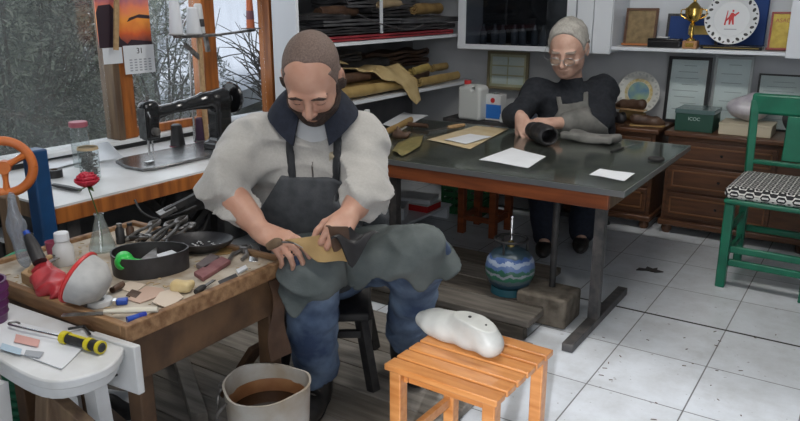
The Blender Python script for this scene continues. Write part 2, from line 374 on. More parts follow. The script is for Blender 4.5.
# window: glass, sill, posts
win = thing('window_1', None, None); win['kind'] = 'structure'
def wbox(name, y0, y1, x0, x1, z0, z1, m): return obj(name, box(B(), x0, x1, y0, y1, z0, z1), m, win, bevel=.004)
wbox('window_sill', .3, 3.2, WX0-.1, WX0+.035, .655, .675, M_white)
wbox('frame_post', 2.105, 2.14, WX0-.07, WX0+.03, .675, 2.2, M_brownpost)
wbox('frame_post', 2.143, 2.215, WX0-.07, WX0+.02, .675, 2.2, M_orange)
wbox('frame_post', 2.655, 2.745, WX0-.07, WX0+.02, .675, 2.2, M_orange)
wbox('frame_post', 3.15, 3.235, WX0-.07, WX0+.02, .655, 2.2, M_orange)
wbox('glazing_bar', 2.215, 2.655, WX0-.05, WX0-.01, .675, .715, M_orange)
wbox('pane', .3, 2.105, WX0-.035, WX0-.031, .675, 2.2, M_glasspane)
wbox('pane', 2.215, 2.655, WX0-.035, WX0-.031, .675, 2.2, M_glasspane)
wbox('pane', 2.745, 3.15, WX0-.035, WX0-.031, .675, 2.2, M_glasspane)
# ================================================================ OUTSIDE
def hill(u, v):
    x = -3.4-u*7; y = -1+v*13
    a_ = y/-x; k_ = 1-min(max((a_-.74)/.14, 0), 1); return (x, y, .0+(.22+.42*k_)*(-3.4-x)+.15*math.sin(y*.9+u*3)*u)
M_hill = mat('grassy_hillside', (.05, .065, .04), .95, c2=(.16, .18, .13), scale=5, bump=.6)
h_ = struct('ground_hillside', grid(hill, 40, 60, .02), M_hill)
h_.name = 'floor_outside'
def shrub(name, label, c, r, nleaf, cols, size, grp, twigs=14):
    t = thing(name, label, 'shrub', (c[0], c[1], c[2]), group=grp)
    rs = np.random.RandomState(int(abs(c[1])*100)+3)
    bm = B()
    for i in range(twigs):
        a = rs.uniform(0, 6.28); e = rs.uniform(.2, .95); p = Vector((math.cos(a)*r[0]*e, math.sin(a)*r[1]*e, r[2]*rs.uniform(1.0, 1.95)))
        q = Vector((p.x*.4+rs.uniform(-.1, .1), p.y*.4, p.z*.5)); tube(bm, [(0, 0, 0), q, p], [.018, .010, .003], 5, 4)
        for k in range(4):
            e2 = p+Vector((rs.normal(0, .16), rs.normal(0, .16), rs.normal(0, .16))); b0 = q.lerp(p, .3+.2*k); tube(bm, [b0, (b0+e2)/2+Vector((0, 0, .03)), e2], [.006, .004, .002], 4, 3)
    obj('branch', bm, cols[0], t)
    d = rs.normal(size=(nleaf, 3)); d /= np.linalg.norm(d, axis=1, keepdims=True); rad = rs.uniform(.35, 1, nleaf)**.5
    lump = 1+.22*nz(d[:, 0]*4, d[:, 1]*4, d[:, 2]*4, c[1]); P = d*(rad*lump)[:, None]*np.array(r)+np.array([0, 0, r[2]])
    a = rs.normal(size=(nleaf, 3)); a[:, 2] *= .8; a /= np.linalg.norm(a, axis=1, keepdims=True); b = np.cross(a, rs.normal(size=(nleaf, 3))); b /= np.linalg.norm(b, axis=1, keepdims=True)
    L = size*rs.uniform(.6, 1.5, nleaf)[:, None]; Wd = L*.22
    V = np.stack([P-a*L, P+b*Wd, P+a*L, P-b*Wd], 1).reshape(-1, 3); F = np.arange(nleaf*4).reshape(-1, 4)
    fm = rs.randint(0, len(cols)-1, nleaf)
    npobj('foliage', V, F, cols[1:], t, fm) if False else None
    me = bpy.data.meshes.new('foliage'); me.from_pydata(V.tolist(), [], F.tolist())
    for q in cols[1:]: me.materials.append(q)
    me.polygons.foreach_set('material_index', fm.astype(np.int32)); o = bpy.data.objects.new('foliage', me); COL.objects.link(o); o.parent = t
    return t
Ld = [mat('shrub_bark', (.06, .05, .04), .9), mat('dark_leaf', (.025, .037, .024), .6), mat('grey_leaf', (.055, .07, .052), .6), mat('pale_leaf', (.20, .23, .18), .6), mat('deep_leaf', (.02, .032, .02), .7), mat('mid_grey_leaf', (.04, .052, .038), .6)]
Lf = [mat('frosty_bark', (.16, .15, .14), .9), mat('frosty_leaf', (.42, .46, .43), .6), mat('frost_green_leaf', (.20, .24, .18), .6), mat('snowy_leaf', (.72, .76, .78), .6), mat('mid_leaf', (.14, .17, .12), .6)]
shrub('garden_shrub', 'dark grey-green shrub pressed against the left window, at the left edge', (-3.75, .75, .0), (.55, .62, .95), 22000, Ld, .020, 'shrubs outside the window')
shrub('garden_shrub', 'dark leafy shrub behind the left pane, next to the calendar post', (-3.75, 2.02, .0), (.52, .58, .9), 20000, Ld, .020, 'shrubs outside the window')
shrub('garden_shrub', 'tall dark shrub rising higher up the slope behind the left pane', (-5.1, 1.55, .3), (.72, 1.1, 1.15), 15000, Ld, .034, 'shrubs outside the window')
shrub('garden_shrub', 'frosted pale shrub seen between the calendar post and the thread stand', (-4.05, 3.25, .15), (.5, .55, .60), 9000, Lf, .020, 'shrubs outside the window')
shrub('bare_shrub', 'bare snowy twigs in front of the snow slope, right window pane', (-3.95, 4.45, .2), (.42, .42, .45), 260, [Ld[0], Lf[3], Lf[3]], .012, None, twigs=60)
def snowbank(u, v):
    x = -4.35-u*4; y = 3.6+v*6; return (x, y, .50+.20*(-4.35-x)+.06*math.sin(y*1.3+u*2)+.16*(y-3.6)*.55)
o = obj('snow_bank', grid(snowbank, 20, 24, .15), mat('snow', (.75, .79, .85), .8, bump=.4, bscale=9)); tag(o, 'snow-covered bank outside behind the bare twigs', 'snow bank')
# ================================================================ SEWING BENCH
t = thing('sewing_bench', 'white-topped bench with orange wooden edge under the window', 'bench', (0, 0, 0))
BX0, BX1, BY0, BY1, BZ = -2.93, -2.275, 1.36, 2.68, .632
obj('worktop', box(B(), BX0, BX1, BY0, BY1, BZ-.008, BZ), M_white, t)
obj('edge_strip', box(B(), BX1-.02, BX1+.004, BY0-.004, BY1, BZ-.062, BZ-.0085), M_orange, t, bevel=.002)
obj('end_board', box(B(), BX0+.01, BX1-.02, BY0-.002, BY0+.02, BZ-.062, BZ-.0085), M_brownpost, t)
for x, y in ((BX1-.06, BY0+.08), (BX1-.06, BY1-.06), (BX0+.05, BY0+.08), (BX0+.05, BY1-.06)):
    obj('leg', box(B(), x-.025, x+.025, y-.025, y+.025, 0, BZ-.0625), M_steel, t)
obj('lower_shelf', box(B(), BX0+.03, BX1-.1, BY0+.06, BY0+.16, .40, .42), M_white, t)
# iron treadle under the bench
bm = B(); cx, cy = -2.45, 2.05
for k in range(6):
    a = k*math.pi/3; tube(bm, [(cx, cy, .42), (cx, cy+.13*math.cos(a), .42+.13*math.sin(a))], .008, 6, 0)
tube(bm, [(cx, cy+.135*math.cos(a), .42+.135*math.sin(a)) for a in [2*math.pi*i/24 for i in range(25)]], .011, 8, 0)
obj('belt_wheel', bm, M_dark, t)
bm = B(); bar(bm, (-2.5, 1.75, .05), (-2.4, 2.3, .56), .03, .03); bar(bm, (-2.4, 1.8, .56), (-2.5, 2.3, .05), .03, .03); box(bm, -2.62, -2.3, 1.9, 2.2, .06, .08)
obj('treadle_frame', bm, M_dark, t)
obj('motor', box(B(), -2.58, -2.36, 1.95, 2.22, .43, .56), M_dark, t, bevel=.03)
# ================================================================ LEATHER SHELVES
t = thing('shelf_unit', 'open white shelves stacked with leather beside the window', 'shelf')
SX0, SX1, SY0, SY1 = -2.94, -2.42, 2.80, 4.645
for z in (.765, 1.085, 1.45):
    obj('shelf_board', prism(B(), [(SX1, SY0), (SX1, SY1), (SX0, SY1), (SX0, 3.36), (-2.56, SY0)], z-.018, z), M_cabwhite, t, smooth=False)
obj('side_panel', box(B(), -2.57, SX1+.005, SY0-.02, SY0, .02, 2.1), M_cabwhite, t)
M_back = mat('grey_back_panel', (.16, .16, .17), .7, c2=(.24, .24, .25), scale=4)
obj('back_panel', prism(B(), [(-2.575, SY0), (-2.565, SY0), (SX0+.012, 3.35), (SX0+.012, SY1), (SX0, SY1), (SX0, 3.36)], .02, 2.1), M_back, t, smooth=False)
obj('upright_rod', box(B(), SX1-.02, SX1-.008, 3.52, 3.535, 1.12, 1.449), M_cabwhite, t)
# ================================================================ WALL CABINETS (upper)
CY0, CY1, CZ = 4.35, 4.645, 1.0
def frame_door(name, x0, x1, z0, z1, w, parent, glass):
    bm = box(B(), x0, x0+w, CY0-.018, CY0, z0, z1); box(bm, x1-w, x1, CY0-.018, CY0, z0, z1); box(bm, x0+w, x1-w, CY0-.018, CY0, z0, z0+.03); box(bm, x0+w, x1-w, CY0-.018, CY0, z1-.03, z1)
    d = obj(name, bm, M_cabwhite, parent); obj('door_glass', box(B(), x0+w, x1-w, CY0-.011, CY0-.007, z0+.03, z1-.03), glass, d); return d
M_smoke = glass_mat('smoked_glass', tint=(.55, .57, .6))
t = thing('wall_cabinet', 'white wall cabinet with dark glass door above the older man', 'cabinet')
obj('carcass', box(box(box(box(B(), -2.38, -2.36, CY0, CY1, CZ, 1.75), -1.62, -1.60, CY0, CY1, CZ, 1.75), -2.36, -1.62, CY0, CY1, CZ, CZ+.018), -2.36, -1.62, CY1-.01, CY1, CZ+.018, 1.75), M_cabwhite, t)
obj('lining', box(B(), -2.355, -1.625, CY1-.02, CY1-.012, CZ+.02, 1.74), mat('dark_lining', (.02, .022, .025), .5), t)
frame_door('door', -2.385, -1.596, CZ-.004, 1.75, .055, t, M_smoke)
t = thing('wall_cabinet', 'narrow solid white cabinet door right of the dark glass cabinet', 'cabinet')
obj('carcass', box(B(), -1.592, -1.375, CY0, CY1, CZ, 1.75), M_cabwhite, t, bevel=.003)
obj('door', box(B(), -1.588, -1.49, CY0-.018, CY0, CZ-.004, 1.75), M_cabwhite, t, bevel=.003)
obj('door', box(B(), -1.486, -1.378, CY0-.018, CY0, CZ-.004, 1.75), M_cabwhite, t, bevel=.003)
t = thing('wall_shelf', 'open white wall shelf holding trophies and plaques', 'shelf')
obj('bottom_board', box(B(), -1.372, -.42, CY0-.01, CY1, CZ+.02, CZ+.04), M_cabwhite, t, bevel=.002)
obj('top_board', box(B(), -1.372, -.42, CY0, CY1, 1.5, 1.52), M_cabwhite, t)
obj('back_panel', box(B(), -1.372, -.42, CY1-.012, CY1-.002, CZ+.04, 1.5), M_cabwhite, t)
t = thing('wall_cabinet', 'solid white wall cabinet at the top right corner of the photo', 'cabinet')
obj('carcass', box(B(), -.415, .4, CY0, CY1, CZ+.02, 1.75), M_cabwhite, t, bevel=.003)
obj('door', box(B(), -.46, .0, CY0-.02, CY0-.002, CZ+.01, 1.75), M_cabwhite, t, bevel=.003)
CSH = CZ+.04
# ================================================================ DRESSERS
def dresser(x0, x1, y0, y1, h, label, cols):
    t = thing('dresser', label, 'chest of drawers', (0, 0, 0), group='carved wooden dressers against the back wall')
    obj('carcass', box(B(), x0+.02, x1-.02, y0+.02, y1, .06, h-.03), M_walnut, t)
    obj('top', box(B(), x0, x1, y0-.01, y1, h-.03, h), M_walnut, t, bevel=.008)
    bm = box(B(), x0+.005, x1-.005, y0, y1-.02, .05, .085)
    obj('plinth', bm, M_walnut, t, bevel=.008)
    for x in (x0+.05, x1-.05):
        for y in (y0+.05, y1-.06): obj('foot', lathe(B(), [(0, 0), (.02, 0), (.03, .02), (.025, .05), (0, .05)], 16, TRS((x, y, 0))), M_walnut, t)
    n = len(cols)
    zs = [.10, .255, .41, h-.045]
    for c0, c1 in cols:
        for k in range(3):
            z0, z1 = zs[k]+.008, zs[k+1]-.008
            d = obj('drawer', box(B(), c0, c1, y0+.004, y0+.03, z0, z1), M_walnut, t, bevel=.003)
            fr = B(); q = .022
            for a in ((c0+q, c1-q, z0+q, z0+q+.008), (c0+q, c1-q, z1-q-.008, z1-q), (c0+q, c0+q+.008, z0+q, z1-q), (c1-q-.008, c1-q, z0+q, z1-q)):
                box(fr, a[0], a[1], y0-.003, y0+.006, a[2], a[3])
            obj('moulding', fr, mat('light_moulding', (.17, .075, .03), .4), d)
            obj('knob', lathe(B(), [(0, -.018), (.008, -.018), (.012, -.010), (.005, -.004), (.005, .004), (0, .004)], 14, TRS(((c0+c1)/2, y0-.002, (z0+z1)/2), (-math.pi/2, 0, 0)) @ Matrix.Scale(-1, 4, (0, 0, 1))), M_blackgloss, d)
    return t
DH = .597
dresser(-1.60, -1.03, 4.24, 4.64, DH, 'carved brown dresser left of the pair, partly hidden by the glass-topped table', [(-1.56, -1.07)])
dresser(-1.0, -.20, 4.24, 4.64, DH, 'carved brown dresser behind the green chair, right one of the pair', [(-.96, -.42)])
# ================================================================ GLASS-TOPPED TABLE
TX0, TX1, TY0, TY1, TZ = -2.40, -.765, 2.70, 3.78, .61
t = thing('work_table', 'large dark glass-topped table with red-brown apron and steel legs', 'table')
obj('tabletop', box(B(), TX0, TX1, TY0, TY1, TZ-.022, TZ-.006), mat('scuffed_dark_top', (.022, .020, .017), .5, c2=(.15, .135, .11), scale=9, detail=9, lo=.42, hi=.75), t)
g = obj('glass_sheet', box(B(), TX0+.004, TX1-.004, TY0+.004, TY1-.004, TZ-.0055, TZ), glass_mat('table_glass', tint=(.86, .92, .9), rough=.09, haze=.025, hazecol=(.42, .41, .38)), t)
bm = B()
for a in ((TX0-.004, TX1+.004, TY0-.005, TY0), (TX0-.004, TX1+.004, TY1, TY1+.005)): box(bm, a[0], a[1], a[2], a[3], TZ-.024, TZ-.001)
for a in ((TX0-.005, TX0, TY0, TY1), (TX1, TX1+.005, TY0, TY1)): box(bm, a[0], a[1], a[2], a[3], TZ-.024, TZ-.001)
obj('edge_trim', bm, mat('grey_metal_edge', (.32, .33, .33), .3, .7), t)
obj('front_apron', box(B(), TX0+.01, TX1-.055, TY0+.004, TY0+.03, TZ-.085, TZ-.0245), M_redwood, t, bevel=.003)
obj('side_apron', box(B(), TX1-.078, TX1-.056, TY0+.031, TY1-.02, TZ-.085, TZ-.0245), M_brownpost, t)
obj('back_apron', box(B(), TX0+.01, TX1-.079, TY1-.04, TY1-.02, TZ-.085, TZ-.0245), M_brownpost, t)
for x in (-.872, -1.86):
    obj('leg', box(B(), x-.02, x+.02, 2.78, 2.82, .035, TZ-.0255), M_steel, t)
    obj('foot_bar', box(B(), x-.022, x+.022, 2.50 if x > -1 else 2.72, 3.20 if x > -1 else 2.98, .001, .035), M_steel, t, bevel=.003)
obj('post', cyl(B(), (-1.06, 2.80, .13), (-1.06, 2.80, TZ-.0255), .014), M_dark, t)
o = obj('wooden_block', box(B(), -.11, .11, -.085, .1, 0, .13), M_concrete, bevel=.012); o.location = (-1.06, 2.76, 0)
tag(o, 'rough dark wooden block under the post of the glass-topped table', 'block')
# ================================================================ PLANK FLOORING around the seated man
t = thing('plank_platform', 'raised platform of dusty boards holding the gas bottle', 'platform')
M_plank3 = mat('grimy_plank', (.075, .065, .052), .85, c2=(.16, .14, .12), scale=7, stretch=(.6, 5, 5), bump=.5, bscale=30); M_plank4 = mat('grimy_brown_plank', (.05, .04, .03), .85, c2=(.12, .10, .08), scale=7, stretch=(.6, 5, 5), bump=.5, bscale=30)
PH = .085; PXR = -1.035
ys = [2.50, 2.66, 2.82, 2.99, 3.16]
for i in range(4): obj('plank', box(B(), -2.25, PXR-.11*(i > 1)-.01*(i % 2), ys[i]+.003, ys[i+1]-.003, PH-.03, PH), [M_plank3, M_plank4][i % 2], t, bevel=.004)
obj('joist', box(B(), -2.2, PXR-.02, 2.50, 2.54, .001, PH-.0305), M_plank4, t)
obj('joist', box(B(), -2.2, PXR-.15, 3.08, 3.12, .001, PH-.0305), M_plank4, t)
t = thing('plank_flooring', 'low dusty wooden flooring under the seated man and his stool', 'flooring')
y = .75; i = 0
while y < 2.36:
    wd = [.15, .13, .17, .14][i % 4]; y1 = min(y+wd, 2.495)
    obj('plank', box(B(), -2.9, PXR-.02+.012*math.sin(i*2.3), y+.002, y1-.002, .002, .026), M_plank if i % 3 else M_plank2, t, bevel=.003); y = y1; i += 1
obj('edge_board', box(B(), PXR-.005, PXR+.05, 1.2, 2.44, .002, .034), M_plank, t, bevel=.004)
FL = .027
# ================================================================ GREEN CHAIR
t = thing('green_chair', 'green painted wooden chair with patterned cushion at right edge', 'chair', (-.335, 3.73, 0), -.03)
def gb(name, *a, **k): return obj(name, bar(B(), *a), M_green, t, bevel=.005)
hw = .175; hd = .185
for s in (-1, 1):
    gb('leg', (s*hw, -hd, 0), (s*hw, -hd, .405), .042, .042)
    gb('leg', (s*hw, hd, 0), (s*hw, hd, .405), .038, .038)
    gb('back_post', (s*hw, hd, .406), (s*(hw+.02), hd+.05, .83), .036, .03)
    gb('stretcher', (s*hw, -hd+.022, .15), (s*hw, hd-.02, .15), .02, .03); gb('stretcher', (s*hw, -hd+.022, .27), (s*hw, hd-.02, .27), .02, .03)
gb('stretcher', (-hw+.022, -hd, .19), (hw-.022, -hd, .19), .022, .032); gb('stretcher', (-hw+.022, -hd, .125), (hw-.022, -hd, .125), .022, .032)
gb('stretcher', (-hw+.022, hd, .2), (hw-.022, hd, .2), .022, .032)
obj('seat', box(B(), -hw-.025, hw+.025, -hd-.03, hd+.022, .4065, .43), M_green, t, bevel=.008)
bm = B(); box(bm, -hw-.035, hw+.035, hd+.036, hd+.062, .765, .865); obj('top_rail', bm, M_green, t, bevel=.014)
gb('back_rail', (-hw, hd+.02, .535), (hw, hd+.02, .535), .028, .022)
obj('back_splat', bar(B(), (0, hd+.023, .55), (0, hd+.048, .765), .085, .014, up=(0, 1, 0)), M_green, t, bevel=.004)
def patt():
    m = mat('patterned_cushion', (.8, .8, .78), .8); nt = m.node_tree; b = nt.nodes['Principled BSDF']
    tc = nt.nodes.new('ShaderNodeTexCoord'); mp = nt.nodes.new('ShaderNodeMapping'); mp.inputs['Rotation'].default_value = (0, 0, .78); nt.links.new(tc.outputs['Object'], mp.inputs[0])
    outs = []
    for st, sc in (('DISTANCE', 22), ('DISTANCE', 44)):
        v = nt.nodes.new('ShaderNodeTexVoronoi'); v.inputs['Scale'].default_value = sc; v.inputs['Randomness'].default_value = 0; v.feature = 'F1'; v.distance = 'MANHATTAN'; nt.links.new(mp.outputs[0], v.inputs[0]); outs.append(v.outputs[0])
    mu = nt.nodes.new('ShaderNodeMath'); mu.operation = 'SINE'; m2 = nt.nodes.new('ShaderNodeMath'); m2.operation = 'MULTIPLY'; m2.inputs[1].default_value = 14; nt.links.new(outs[0], m2.inputs[0]); nt.links.new(m2.outputs[0], mu.inputs[0])
    ad = nt.nodes.new('ShaderNodeMath'); ad.operation = 'ADD'; nt.links.new(mu.outputs[0], ad.inputs[0]); nt.links.new(outs[1], ad.inputs[1])
    r = nt.nodes.new('ShaderNodeValToRGB'); r.color_ramp.elements[0].position = .42; r.color_ramp.elements[1].position = .5; r.color_ramp.elements[0].color = (.7, .69, .66, 1); r.color_ramp.elements[1].color = (.02, .02, .022, 1)
    nt.links.new(ad.outputs[0], r.inputs[0]); nt.links.new(r.outputs[0], b.inputs['Base Color']); return m
V = Vol((-.25, -.26, .40), (.25, .26, .52), .008); V.rbox((0, 0, .458), (hw+.03, hd+.03, .030), rd=.027)
o = vobj('seat_cushion', V, patt(), None); o.location = t.location; o.rotation_euler = t.rotation_euler
tag(o, 'black and white patterned cushion on the green chair', 'cushion')
# ================================================================ PEOPLE
M_skin = mat('skin', (.56, .325, .235), .5, c2=(.48, .25, .175), scale=22, bump=.12, bscale=160, lo=.3, hi=.7)
M_skin2 = mat('older_skin', (.62, .40, .31), .5, c2=(.52, .30, .225), scale=22, bump=.2, bscale=120)
M_skin.node_tree.nodes['Principled BSDF'].inputs['Subsurface Weight'].default_value = .08
M_skin.node_tree.nodes['Principled BSDF'].inputs['Subsurface Radius'].default_value = (.01, .004, .002)
M_buzz = mat('buzzed_grey_hair', (.13, .095, .08), .85, c2=(.20, .15, .13), scale=220, bump=.4, bscale=300, alpha=.78)
M_beard = mat('short_dark_beard', (.022, .014, .010), .8, c2=(.07, .04, .03), scale=150, bump=.6, bscale=260)
M_greyhair = mat('silver_hair', (.44, .42, .38), .7, c2=(.33, .31, .28), scale=70, stretch=(2, 2, 1), bump=.2, bscale=200)
M_sweat = mat('light_grey_fleece', (.44, .425, .40), .95, c2=(.40, .385, .36), scale=150, bump=.35, bscale=350, sheen=.3)
M_navy = mat('navy_cloth', (.008, .011, .022), .9, c2=(.013, .018, .033), scale=60, bump=.2, bscale=200)
M_navy2 = mat('dark_navy_sweater', (.009, .011, .016), .9, c2=(.018, .021, .028), scale=50, bump=.25, bscale=200)
M_bib = mat('charcoal_apron_bib', (.05, .055, .062), .75, c2=(.085, .09, .098), scale=25, bump=.25, bscale=200)
M_skirt = mat('faded_grey_green_apron', (.055, .068, .068), .8, c2=(.115, .135, .135), scale=9, bump=.25, bscale=220, detail=8)
M_jean = mat('faded_blue_denim', (.17, .24, .35), .85, c2=(.035, .06, .125), scale=9, detail=8, bump=.3, bscale=300)
M_shoe = mat('black_shoe_leather', (.012, .011, .011), .45, c2=(.03, .027, .025), scale=30)
M_greyapron = mat('washed_grey_apron', (.13, .13, .12), .85, c2=(.20, .195, .18), scale=14, bump=.2, bscale=200)
def unit(v): v = np.array(v, float); return v/np.linalg.norm(v)
def frame(fwd, up):
    """rows of the returned 3x3's columns: right, forward, up"""
    f_ = unit(fwd); r_ = unit(np.cross(f_, up)); return np.stack([r_, f_, np.cross(r_, f_)], 1)
class Fr:
    def __init__(s, o, R_, sc=1): s.o = np.array(o, float); s.R = R_; s.s = sc
    def __call__(s, *p): return s.o+s.R @ (np.array(p, float)*s.s)
    def loc(s, X, Y, Z):
        X = X-s.o[0]; Y = Y-s.o[1]; Z = Z-s.o[2]
        return [(X*s.R[0, i]+Y*s.R[1, i]+Z*s.R[2, i])/s.s for i in range(3)]
    def M(s): m = Matrix([[float(s.R[i, j]*s.s) for j in range(3)]+[float(s.o[i])] for i in range(3)]+[[0, 0, 0, 1]]); return m
def head(v, H, old=False):
    s = H.s
    def E_(c, r, k=.01, op='add'): v.ell(H(*c), np.array(r)*s, H.R, k*s, op)
    def C_(a, b, ra, rb, k=.01, op='add'): v.cone(H(*a), H(*b), ra*s, rb*s, k*s, op)
    E_((0, -.018, .035), (.075, .094, .083), .01)
    E_((0, .02, -.03), (.062, .068, .085), .04)
    E_((0, .055, -.088), (.03, .028, .022), .04)
    for a in (-1, 1):
        E_((a*.045, .0, -.065), (.018, .045, .03), .03)          # jaw
        E_((a*.028, .078, .016), (.026, .012, .008), .012)       # brow
        E_((a*.040, .058, -.03), (.02, .022, .018), .02)         # cheek
        E_((a*.031, .098, -.004), (.020, .018, .013), .012, 'sub')
        E_((a*.031, .073, -.004), (.0155, .0145, .0125), .004)   # lidded eyes
        E_((a*.013, .094, -.036), (.009, .011, .008), .006)
        E_((a*.079, -.012, -.008), (.009, .019, .033), .008)
        E_((a*.086, -.004, -.004), (.005, .009, .017), .004, 'sub')
    C_((0, .084, .008), (0, .108, -.032), .008, .0115, .01)
    E_((0, .088, -.060), (.022, .010, .0055), .006); E_((0, .085, -.071), (.019, .010, .0065), .005)
    C_((-.02, .098, -.0655), (.02, .098, -.0655), .0016, .0016, .002, 'sub')
def shell(v, fn, off, src):
    """volume that follows src pushed out by off, kept where fn<0"""
    c = src.copy(); c.d = np.maximum(src.d-off, v) if fn is None else np.maximum(src.d-off, src.field(fn)); return c
def hand(v, W, d, n, side, curl, spread=.0, thumb=(.5, .6), sc=1.0, first=None):
    """W wrist, d wrist-to-knuckles, n back-of-hand normal, side +1/-1 where the thumb sits, curl degrees per finger (a,b,c)"""
    d = unit(d); n = unit(np.array(n)-d*np.dot(n, d)); x = np.cross(d, n)*side     # x points to the thumb side
    P = lambda a, b, c: np.array(W)+(x*a+d*b+n*c)*sc
    v.cone(P(0, -.02, 0), P(0, .015, 0), .026*sc, .027*sc, .012)
    roots = [.030, .010, -.010, -.028]; ln = [(.042, .026, .021), (.046, .030, .022), (.042, .028, .021), (.034, .021, .018)]; yk = [.088, .092, .087, .078]
    for i in range(4): v.cone(P(roots[i]*.55, .012, 0), P(roots[i], yk[i], .002), .0165*sc, .0115*sc, .014)
    v.ell(P(.026, .035, -.010), np.array((.017, .028, .014))*sc, np.stack([x, d, n], 1), .012)
    for i in range(4):
        p = P(roots[i], yk[i], .001); ang = 0; c = curl[i] if hasattr(curl[0], '__len__') else curl; sp = spread*(1.5-i)*.1; r = [.0098, .0088, .0078, .0066]
        if i == 3: r = [q*.9 for q in r]
        for j in range(3):
            ang += math.radians(c[j]); dd = unit(d*math.cos(ang)-n*math.sin(ang)+x*sp); q = p+dd*ln[i][j]*sc
            v.cone(p, q, r[j]*sc, r[j+1]*sc, .0025); p = q
    t0 = P(.024, .018, -.006); t1 = t0+unit(x*.75+d*.75-n*thumb[0])*.040*sc; t2 = t1+unit(x*.35+d*1-n*thumb[1])*.032*sc; t3 = t2+unit(x*.05+d*1-n*(thumb[1]+.2))*.025*sc
    v.cone(t0, t1, .0155*sc, .0125*sc, .01); v.cone(t1, t2, .0118*sc, .0105*sc, .004); v.cone(t2, t3, .0105*sc, .0080*sc, .003)
def V3(v): return np.array(tuple(v), float)
def build_man1():
    pr = thing('person', 'seated bald bearded man in light grey fleece and dark apron, working leather on his lap', 'person', (-1.62, 1.88, FL))
    neck = V3(PD(314, 116, 2.30)); hc = V3(PD(322, 262, 2.55)); g = unit((.55, -.80, 0)); l = unit(np.cross((0, 0, 1), g))
    shL = V3(PD(252, 146, 2.32)); shR = V3(PD(358, 141, 2.36)); elL = V3(PD(221, 184, 2.14)); elR = V3(PD(368, 190, 2.15))
    wrL = V3(PD(262, 232, 2.05)); wrR = V3(PD(349, 215, 2.05))
    hipL = hc-l*.09; hipR = hc+l*.09
    knL = V3(PD(310, 274, 2.10)); knR = V3(PD(421, 258, 2.22)); anL = V3(PZ(317, 376, .125)); anR = V3(PZ(404, 342, .125))
    H = Fr(PD(312, 78, 2.16), None, 1.08)
    hf = unit(g*.76+l*-.08+np.array([0, 0, -.70])); H.R = frame(hf, (0, 0, 1))
    chestc = hc*.32+neck*.68; up = unit(neck-hc); T = frame(unit(g-up*np.dot(g, up)), up)
    # ---- body (one continuous surface)
    v = Vol((-2.05, 1.15, .02), (-.85, 2.35, 1.28), .0042)
    head(v, H)
    v.cone(neck-up*.02, H(0, -.03, -.04), .062, .056, .03)
    v.ell(chestc, (.15, .10, .17), T, .05); v.ell(hc, (.14, .10, .10), T, .08); v.cone(hc, chestc, .1, .11, .05)
    v.cone(shL, neck, .045, .05, .04); v.cone(shR, neck, .045, .05, .04)
    v.limb([shL, elL, wrL], [.05, .042, .028], .02); v.limb([shR, elR, wrR], [.05, .042, .028], .02)
    v.cone(elL*.6+wrL*.4, elL*.3+wrL*.7, .042, .035, .02); v.cone(elR*.6+wrR*.4, elR*.3+wrR*.7, .040, .034, .02)
    for h_, k_, a_ in ((hipL, knL, anL), (hipR, knR, anR)): v.limb([h_, k_, a_], [.065, .045, .030], .03); v.cone(a_, a_+g*.02-np.array([0, 0, .04]), .032, .024, .02)
    dL = V3(PD(283, 243, 2.0))-wrL
    hand(v, wrL+dL*.05, dL, (-.05, -.35, .9), 1*-1, ((30, 35, 25), (38, 40, 25), (42, 42, 25), (45, 45, 30)), .6, (.5, .5), .98)
    dR = V3(PD(338, 232, 1.98))-wrR
    hand(v, wrR+dR*.05, dR, (.45, -.55, .55), 1, ((50, 55, 35), (55, 60, 35), (60, 60, 40), (62, 60, 40)), .3, (.45, .6), .98)
    body = vobj('body', v, M_skin, pr, 1)
    # ---- hair, beard, brows follow the head surface
    hv = Vol(H.o-.17, H.o+.17, .0032)
    head(hv, H)
    def f_hair(X, Y, Z):
        x, y, z = H.loc(X, Y, Z); line = .072-.30*np.maximum(y-.03, 0)*0
        cap = np.maximum(.050-z+.62*(y-.02)+.0*x, -1)                        # behind the receding hairline
        side = np.maximum(-.030-z, y-.045+.35*np.maximum(z, 0))
        ear = .026-np.sqrt((y+.010)**2+(z+.006)**2*.7)
        sd_ = np.maximum(np.maximum(y-.022-.30*z, -(z+.035)), np.where(np.abs(x) > .060, ear, -.1))
        top_ = np.maximum(y-.040+.25*np.abs(x)+.0015*np.sin(x*90), .060-z)
        return np.minimum(np.where(z < .060, sd_, .1+0*x), np.where(z >= .052, top_, .1+0*x))
    hc_ = hv.copy(); hc_.d = np.maximum(hv.d-.0020, hv.field(f_hair)); vobj('hair', hc_, M_buzz, pr, 1, label='short buzzed grey hair thinning at the front')
    def f_beard(X, Y, Z):
        x, y, z = H.loc(X, Y, Z)
        low = z+.046+.25*np.maximum(np.abs(x)-.03, 0)-1.1*np.maximum(np.abs(x)-.045, 0)
        a = np.maximum(low, -.012-y+0*x)
        side = np.maximum(np.maximum(.050-np.abs(x), y-.028), z-.005); side = np.maximum(side, -y-.0)
        lips = -(np.sqrt((x/.020)**2+((z+.066)/.008)**2)-1)*.012*(y > .05)-(y <= .05)
        r = np.minimum(a, side); return np.maximum(np.maximum(r, lips), -(z+.13))
    b_ = hv.copy(); b_.d = np.maximum(hv.d-.0048, hv.field(f_beard)); vobj('beard', b_, M_beard, pr, 1, label='short dark beard and moustache')
    def f_brow(X, Y, Z):
        x, y, z = H.loc(X, Y, Z); return np.maximum(np.sqrt(((np.abs(x)-.031)/.021)**2+((z-.017+.15*np.abs(np.abs(x)-.031))/.0055)**2)-1, -y+.04)*.006
    b_ = hv.copy(); b_.d = np.maximum(hv.d-.0028, hv.field(f_brow)); vobj('eyebrows', b_, M_beard, pr)
